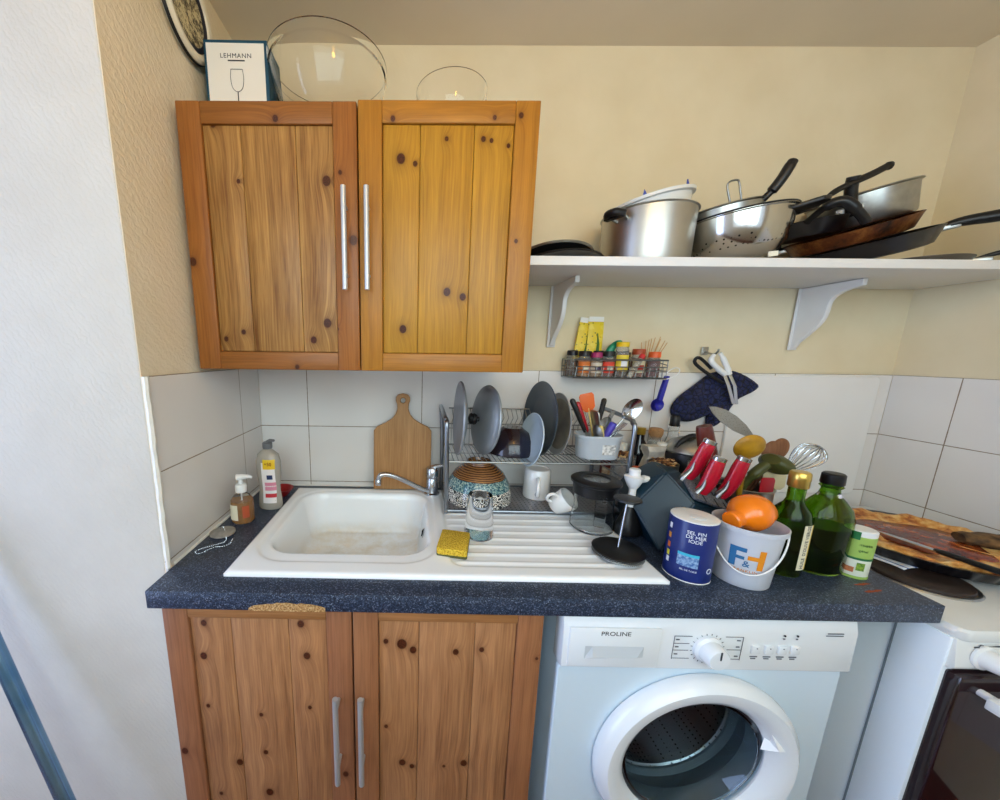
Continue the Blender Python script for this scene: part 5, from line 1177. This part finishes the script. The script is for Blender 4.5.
t = thing('plastic_bucket', 'small translucent white plastic bucket printed with blue and orange letters', 'bucket', (1.266, -.512, ZK), (0, 0, -.62))
m_bk = pm('bucket_plastic', (.78, .80, .86), .3, trans=.35, ior=1.2)
build('bucket_wall', M().lathe([(0, 0), (.047, 0), (.049, .003), (.0575, .122), (.062, .123), (.0625, .132), (.060, .133), (.0585, .130), (.056, .121), (.047, .006), (0, .005)], 56), m_bk, t)
bail = [(.0615 * math.sin(a) * 1.01, -.0615 * math.cos(a) * 1.01, .122 - .085 * math.cos(a) ** 1.0 if abs(a) < PI / 2 else .122) for a in [(-PI / 2 + PI * i / 30) for i in range(31)]]
bail = [(x * (.90 + .10 * z / .122), y * (.90 + .10 * z / .122), z) for x, y, z in bail]
build('carry_handle', M().tube(bail, .0016, 8), m_whitep, t)
m_or = pm('print_orange', 'e08a1c', .5); m_bl = pm('print_blue', '2a6a9c', .5)
def flatband(name, boxes, mat, parent):
    m = M()
    for x0, x1, z0, z1 in boxes:
        zc = lambda z: .049 + .0085 * z / .122 + .0004
        band(m, zc(z0), z0, z1, x0 / .054, x1 / .054, n=6, r1=zc(z1))
    return build(name, m, mat, parent, fix=False)
flatband('letter_f', [(-.030, -.019, .048, .092), (-.019, -.004, .083, .092), (-.019, -.006, .066, .073)], m_bl, t)
flatband('letter_h', [(.016, .026, .048, .092), (-.001, .016, .068, .077)], m_or, t)
text('ampersand', '&', .019, m_bl, t, Tr(-.002, -.0005, .057), wrap=.0535)
text('bucket_lettering', 'FRANKLIN', .0078, m_or, t, Tr(-.003, -.0005, .0415), wrap=.0520, space=1.25)
t = thing('orange_flask', 'orange plastic shaker bottle lying tilted in the mouth of the bucket', 'bottle', (1.278, -.498, ZK + .146), (0, 0, 0))
m_of = pm('orange_plastic', 'f07c10', .22, coat=.3, sss=.1)
A = align(Vector((-.93, -.28, -.20)))
build('flask_body', M().lathe([(0, -.040), (.022, -.038), (.034, -.026), (.039, -.004), (.038, .012), (.030, .026), (.020, .034), (.017, .044), (0, .045)], 44, A), m_of, t)
build('screw_cap', M().lathe([(.0185, .040), (.0185, .056), (.016, .059), (0, .059)], 32, A), m_of, t)

# olive oil bottle
m_gg = pm('green_bottle_glass', (.30, .52, .06), .03, trans=1, ior=1.3)
m_oil = pm('dark_oil', (.004, .007, .002), .15)
t = thing('oil_bottle', 'green glass olive oil bottle with gold cap and a slanting white label strip', 'bottle', (1.388, -.480, ZK), (0, 0, 0))
build('glass', M().lathe([(0, 0), (.031, 0), (.034, .004), (.034, .125), (.030, .146), (.018, .162), (.0145, .172), (.0145, .212), (.012, .212), (.012, .172), (.028, .144), (.031, .125), (.031, .006), (0, .006)], 44), m_gg, t)
build('oil', M().lathe([(0, .0045), (.0325, .0045), (.0325, .112), (0, .112)], 40), m_oil, t)
build('gold_cap', M().lathe([(.0165, .200), (.0178, .202), (.0175, .216), (.0182, .218), (.0175, .232), (.015, .235), (0, .235)], 32), pm('gold_cap2', 'd4b45c', .28, .85), t)
lb = build('label', band(M(), .0343, .020, .124, -.10, .50), pm('label_cream', 'e8e0c4', .6), t)
build('label_edge', band(M(), .0347, .020, .124, .50, .64), pm('label_gold', 'd8b830', .5), lb)
for j, w_ in enumerate(('HUILE', "D'OLIVE", 'VIERGE')):
    cu = bpy.data.curves.new('label_lettering', 'FONT'); cu.body = w_; cu.size = .0115; cu.align_x = 'CENTER'; cu.align_y = 'CENTER'; cu.extrude = .0003; cu.resolution_u = 2
    oo = bpy.data.objects.new('x', cu); me = bpy.data.meshes.new_from_object(oo); bpy.data.objects.remove(oo); bpy.data.curves.remove(cu); me.name = 'label_lettering'
    for v in me.vertices:
        x, y, z = v.co; a = .20 - y / .0345; zz = .036 + j * .036 + x * .85; R = .0349 + z
        v.co = (R * math.sin(a), -R * math.cos(a), zz)
    me.materials.clear(); mesh_obj('label_lettering', me, m_ink, lb, smooth=False)
# large green bottle
t = thing('green_bottle', 'large flat shouldered green glass bottle with black cap, dark liquid inside', 'bottle', (1.475, -.468, ZK), (0, 0, -.10))
prof2 = [(0, 0), (.046, 0), (.051, .006), (.052, .10), (.051, .128), (.044, .150), (.030, .168), (.0195, .180), (.017, .192), (.017, .215)]
inn = [(.0145, .215), (.0145, .192), (.027, .168), (.041, .149), (.048, .127), (.049, .10), (.048, .008), (0, .006)]
build('glass', M().lathe(prof2 + inn, 52, sx=1, sy=.78), m_gg, t)
build('liquid', M().lathe([(0, .0045), (.0480, .0065), (.0500, .012), (.0505, .108), (0, .108)], 44, sx=1, sy=.78), m_oil, t)
build('black_cap', M().lathe([(.0185, .204), (.0195, .206), (.0188, .226), (.016, .229), (0, .229)], 36), m_blackp, t)
build('neck_ring', M().lathe([(.0175, .196), (.0198, .199), (.0175, .202)], 32, closed=True), m_gg, t)
# spice can
t = thing('herb_shaker', 'small light green and white cardboard shaker of herbs right of the green bottle', 'shaker', (1.536, -.490, ZK), (0, 0, -.75))
m_lg = pm('shaker_green', '9cbc5c', .5)
build('can_wall', M().lathe([(0, 0), (.0235, 0), (.0245, .002), (.0245, .100), (.0235, .104), (0, .104)], 40), pm('shaker_white', 'e6ead8', .5), t)
build('white_lid', M().lathe([(.0249, .098), (.0252, .100), (.0248, .108), (.022, .110), (0, .109)], 40), m_whitep, t)
build('green_print', band(M(), .0247, .048, .097, -1.5, 1.5, n=24), m_lg, t)
build('green_band', band(M(), .0250, .044, .049, -1.5, 1.5, n=24), pm('shaker_dark_green', '1f6a3c', .5), t)
build('green_seal', band(M(), .0255, .090, .108, -.75, -.10), pm('seal_green', '1f6e3a', .5), t)
build('bottom_edge', band(M(), .0247, .0, .006, -1.5, 1.5, n=24), m_lg, t)
text('label_lettering', 'aromate', .0092, pm('print_dark_green', '1c4a20', .5), t, Tr(.003, 0, .080), wrap=.0250)
text('label_lettering', 'végétal', .0070, pm('print_dark_green', '1c4a20', .5), t, Tr(.003, 0, .066), wrap=.0250)
build('carrot_picture', band(M(), .0250, .014, .026, -.75, -.05), pm('picture_orange', 'c87a4c', .5, var=.3, vscale=200), t)
build('herb_picture', band(M(), .0252, .020, .038, .05, .55), pm('picture_green', '8fae3c', .5, col2='4e7a28', vscale=200), t)

# ------------------------------------------------------------------ on the cooker
ZH = .8405
t = thing('tea_towel', 'folded blue and white cloth on the hob under the tart tin', 'cloth', (1.895, -.315, ZH + .0118), (0, 0, .15))
q = N('cloth_stripes'); w_ = q.n('ShaderNodeTexWave'); w_.inputs['Scale'].default_value = 12; q.link(q.obj(), w_.inputs['Vector']); q.color(q.ramp(w_.outputs['Fac'], [(.88, 'd9dee6'), (.94, '4a68a4')])); q.b.inputs['Roughness'].default_value = .95
random.seed(9)
nx, ny = 26, 20; vs = []; fs = []
for i in range(nx + 1):
    for j in range(ny + 1):
        x = -.185 + .37 * i / nx; y = -.10 + .22 * j / ny
        vs.append((x + .003 * math.sin(j * .9), y + .003 * math.sin(i * .7), .0012 + .0008 * math.sin(i * .8) * math.cos(j * .6)))
for i in range(nx):
    for j in range(ny): a = i * (ny + 1) + j; fs.append((a, a + ny + 1, a + ny + 2, a + 1))
m = M(); m.add(vs, fs); o = build('cloth', m, q.m, t, fix=False); sd = o.modifiers.new('thickness', 'SOLIDIFY'); sd.thickness = .0016; sd.offset = 1
m_paper = pm('kraft_paper', 'c9b58c', .8)
t = build('paper_scrap', M().loft([[(-.03, -.02, z), (.035, -.026, z), (.04, .018, z), (-.02, .026, z)] for z in (0, .0012)]), m_paper)
tag(t, 'torn piece of kraft paper sticking out under the tart tin next to the worktop', 'paper', loc=(1.690, -.368, ZH + .0118), rot=(0, 0, .3))
TX, TY, TZ = 1.905, -.335, ZH + .0150
t = thing('tart_tin', 'wide black fluted tart tin on the cooker, holding the baked tart', 'baking tin', (TX, TY, TZ))
R0 = .185
def flute(r, z, amp, n=180): return [((r + amp * math.cos(36 * 2 * PI * i / n)) * math.cos(2 * PI * i / n), (r + amp * math.cos(36 * 2 * PI * i / n)) * math.sin(2 * PI * i / n), z) for i in range(n)]
build('tin_wall', M().loft([flute(R0 * .90, 0, .0), flute(R0 * .91, .002, .002), flute(R0 * .98, .026, .003), flute(R0 * 1.02, .028, .001), flute(R0 * 1.02, .0295, .001), flute(R0 * .965, .028, .003), flute(R0 * .895, .004, .002), flute(R0 * .85, .003, .0)]), m_pan, t, fix=False)
q = N('baked_crust'); n1 = q.noise(14, None, 6, .65); n2 = q.noise(55, None, 5, .7)
f = q.math('ADD', q.math('MULTIPLY', n1, .65), q.math('MULTIPLY', n2, .35)); q.color(q.ramp(f, [(.34, '5e2c10'), (.42, 'a85c22'), (.50, 'd69444'), (.60, 'efc680')])); q.b.inputs['Roughness'].default_value = .45; q.bump(f, .9, .008)
rings = []; random.seed(2)
n = 96; ph = [random.uniform(0, 6.28) for _ in range(12)]
def lump(a, r): return .0025 * math.sin(5 * a + ph[0] + r * 20) + .002 * math.sin(11 * a + ph[1]) + .0015 * math.sin(23 * a + ph[2] + r * 30)
for rr, z in ((.05, .024), (.35, .025), (.6, .0245), (.74, .025), (.82, .031), (.89, .036), (.925, .034), (.935, .029), (.90, .014), (.86, .007), (.05, .006)):
    rings.append([(R0 * rr * math.cos(2 * PI * i / n), R0 * rr * math.sin(2 * PI * i / n), z + (lump(2 * PI * i / n, rr) * (1.6 if rr > .7 else 1) if z > .02 else 0)) for i in range(n)])
t = build('baked_tart', M().loft(rings), q.m, fix=False, ang=70)
tag(t, 'golden brown baked tart with a thick crust lying in the black tin', 'tart', loc=(TX, TY, TZ))
q = N('dark_filling'); q.color(q.ramp(q.noise(22, None, 5, .7), [(.38, '3c140c'), (.55, '8a3a1c'), (.7, 'c87a38')])); q.b.inputs['Roughness'].default_value = .25; q.bump(q.noise(40), .6, .004)
fl = build('filling', M().loft([[(.115 * k * math.cos(2 * PI * i / 40) * (1 + .12 * math.sin(3 * 2 * PI * i / 40 + 1)), .105 * k * math.sin(2 * PI * i / 40) * (1 + .1 * math.sin(4 * 2 * PI * i / 40)), z) for i in range(40)] for k, z in ((1, .0245), (.95, .0285), (.5, .0300), (.02, .0300))]), q.m, t, ang=70, label='dark caramelised filling')
t = thing('bread_piece', 'dark crusty piece of bread at the right side of the tart', 'bread', (2.035, -.385, TZ + .030), (0, 0, -.35))
rings = []
for k in range(11):
    s_ = k / 10; x = -.075 + .15 * s_; r_ = .024 * math.sin(PI * (.12 + .76 * s_)) ** .5 * (1 + .10 * math.sin(k * 2.3))
    rings.append([(x, r_ * 1.3 * math.cos(2 * PI * i / 20), .014 + r_ * .75 * math.sin(2 * PI * i / 20)) for i in range(20)])
build('loaf', M().loft(rings), pm('bread_crust', '7a5a34', .8, col2='36261a', vscale=45, bump=.8, bscale=90), t)
# knife on the tart
b = Vector((1.800, -.318, TZ + .0395)); e = Vector((1.822, -.540, TZ + .046)); d = e - b
t = thing('serving_knife', 'kitchen knife with black handle lying across the tart', 'knife', b)
A = align(d); L = d.length
x_ = Vector((0, 0, 1)).cross(d).normalized(); z_ = d.normalized(); y_ = z_.cross(x_)
F = Matrix(((x_.x, y_.x, z_.x, 0), (x_.y, y_.y, z_.y, 0), (x_.z, y_.z, z_.z, 0), (0, 0, 0, 1)))
build('blade', M().loft([[(-.009 * k, -.0008, z), (.009 * k, -.0004, z), (.009 * k, .0004, z), (-.009 * k, .0008, z)] for z, k in ((0, .1), (.02, .6), (.05, 1), (.115, 1))], F), m_chrome, t)
build('handle', M().tube([(0, 0, .108), (0, 0, .118), (0, 0, .16), (0, 0, .21), (0, 0, .222)], [.006, .0085, .0090, .0095, .006], 12, T=F @ Matrix.Diagonal((1, .7, 1, 1))), m_blackp, t)
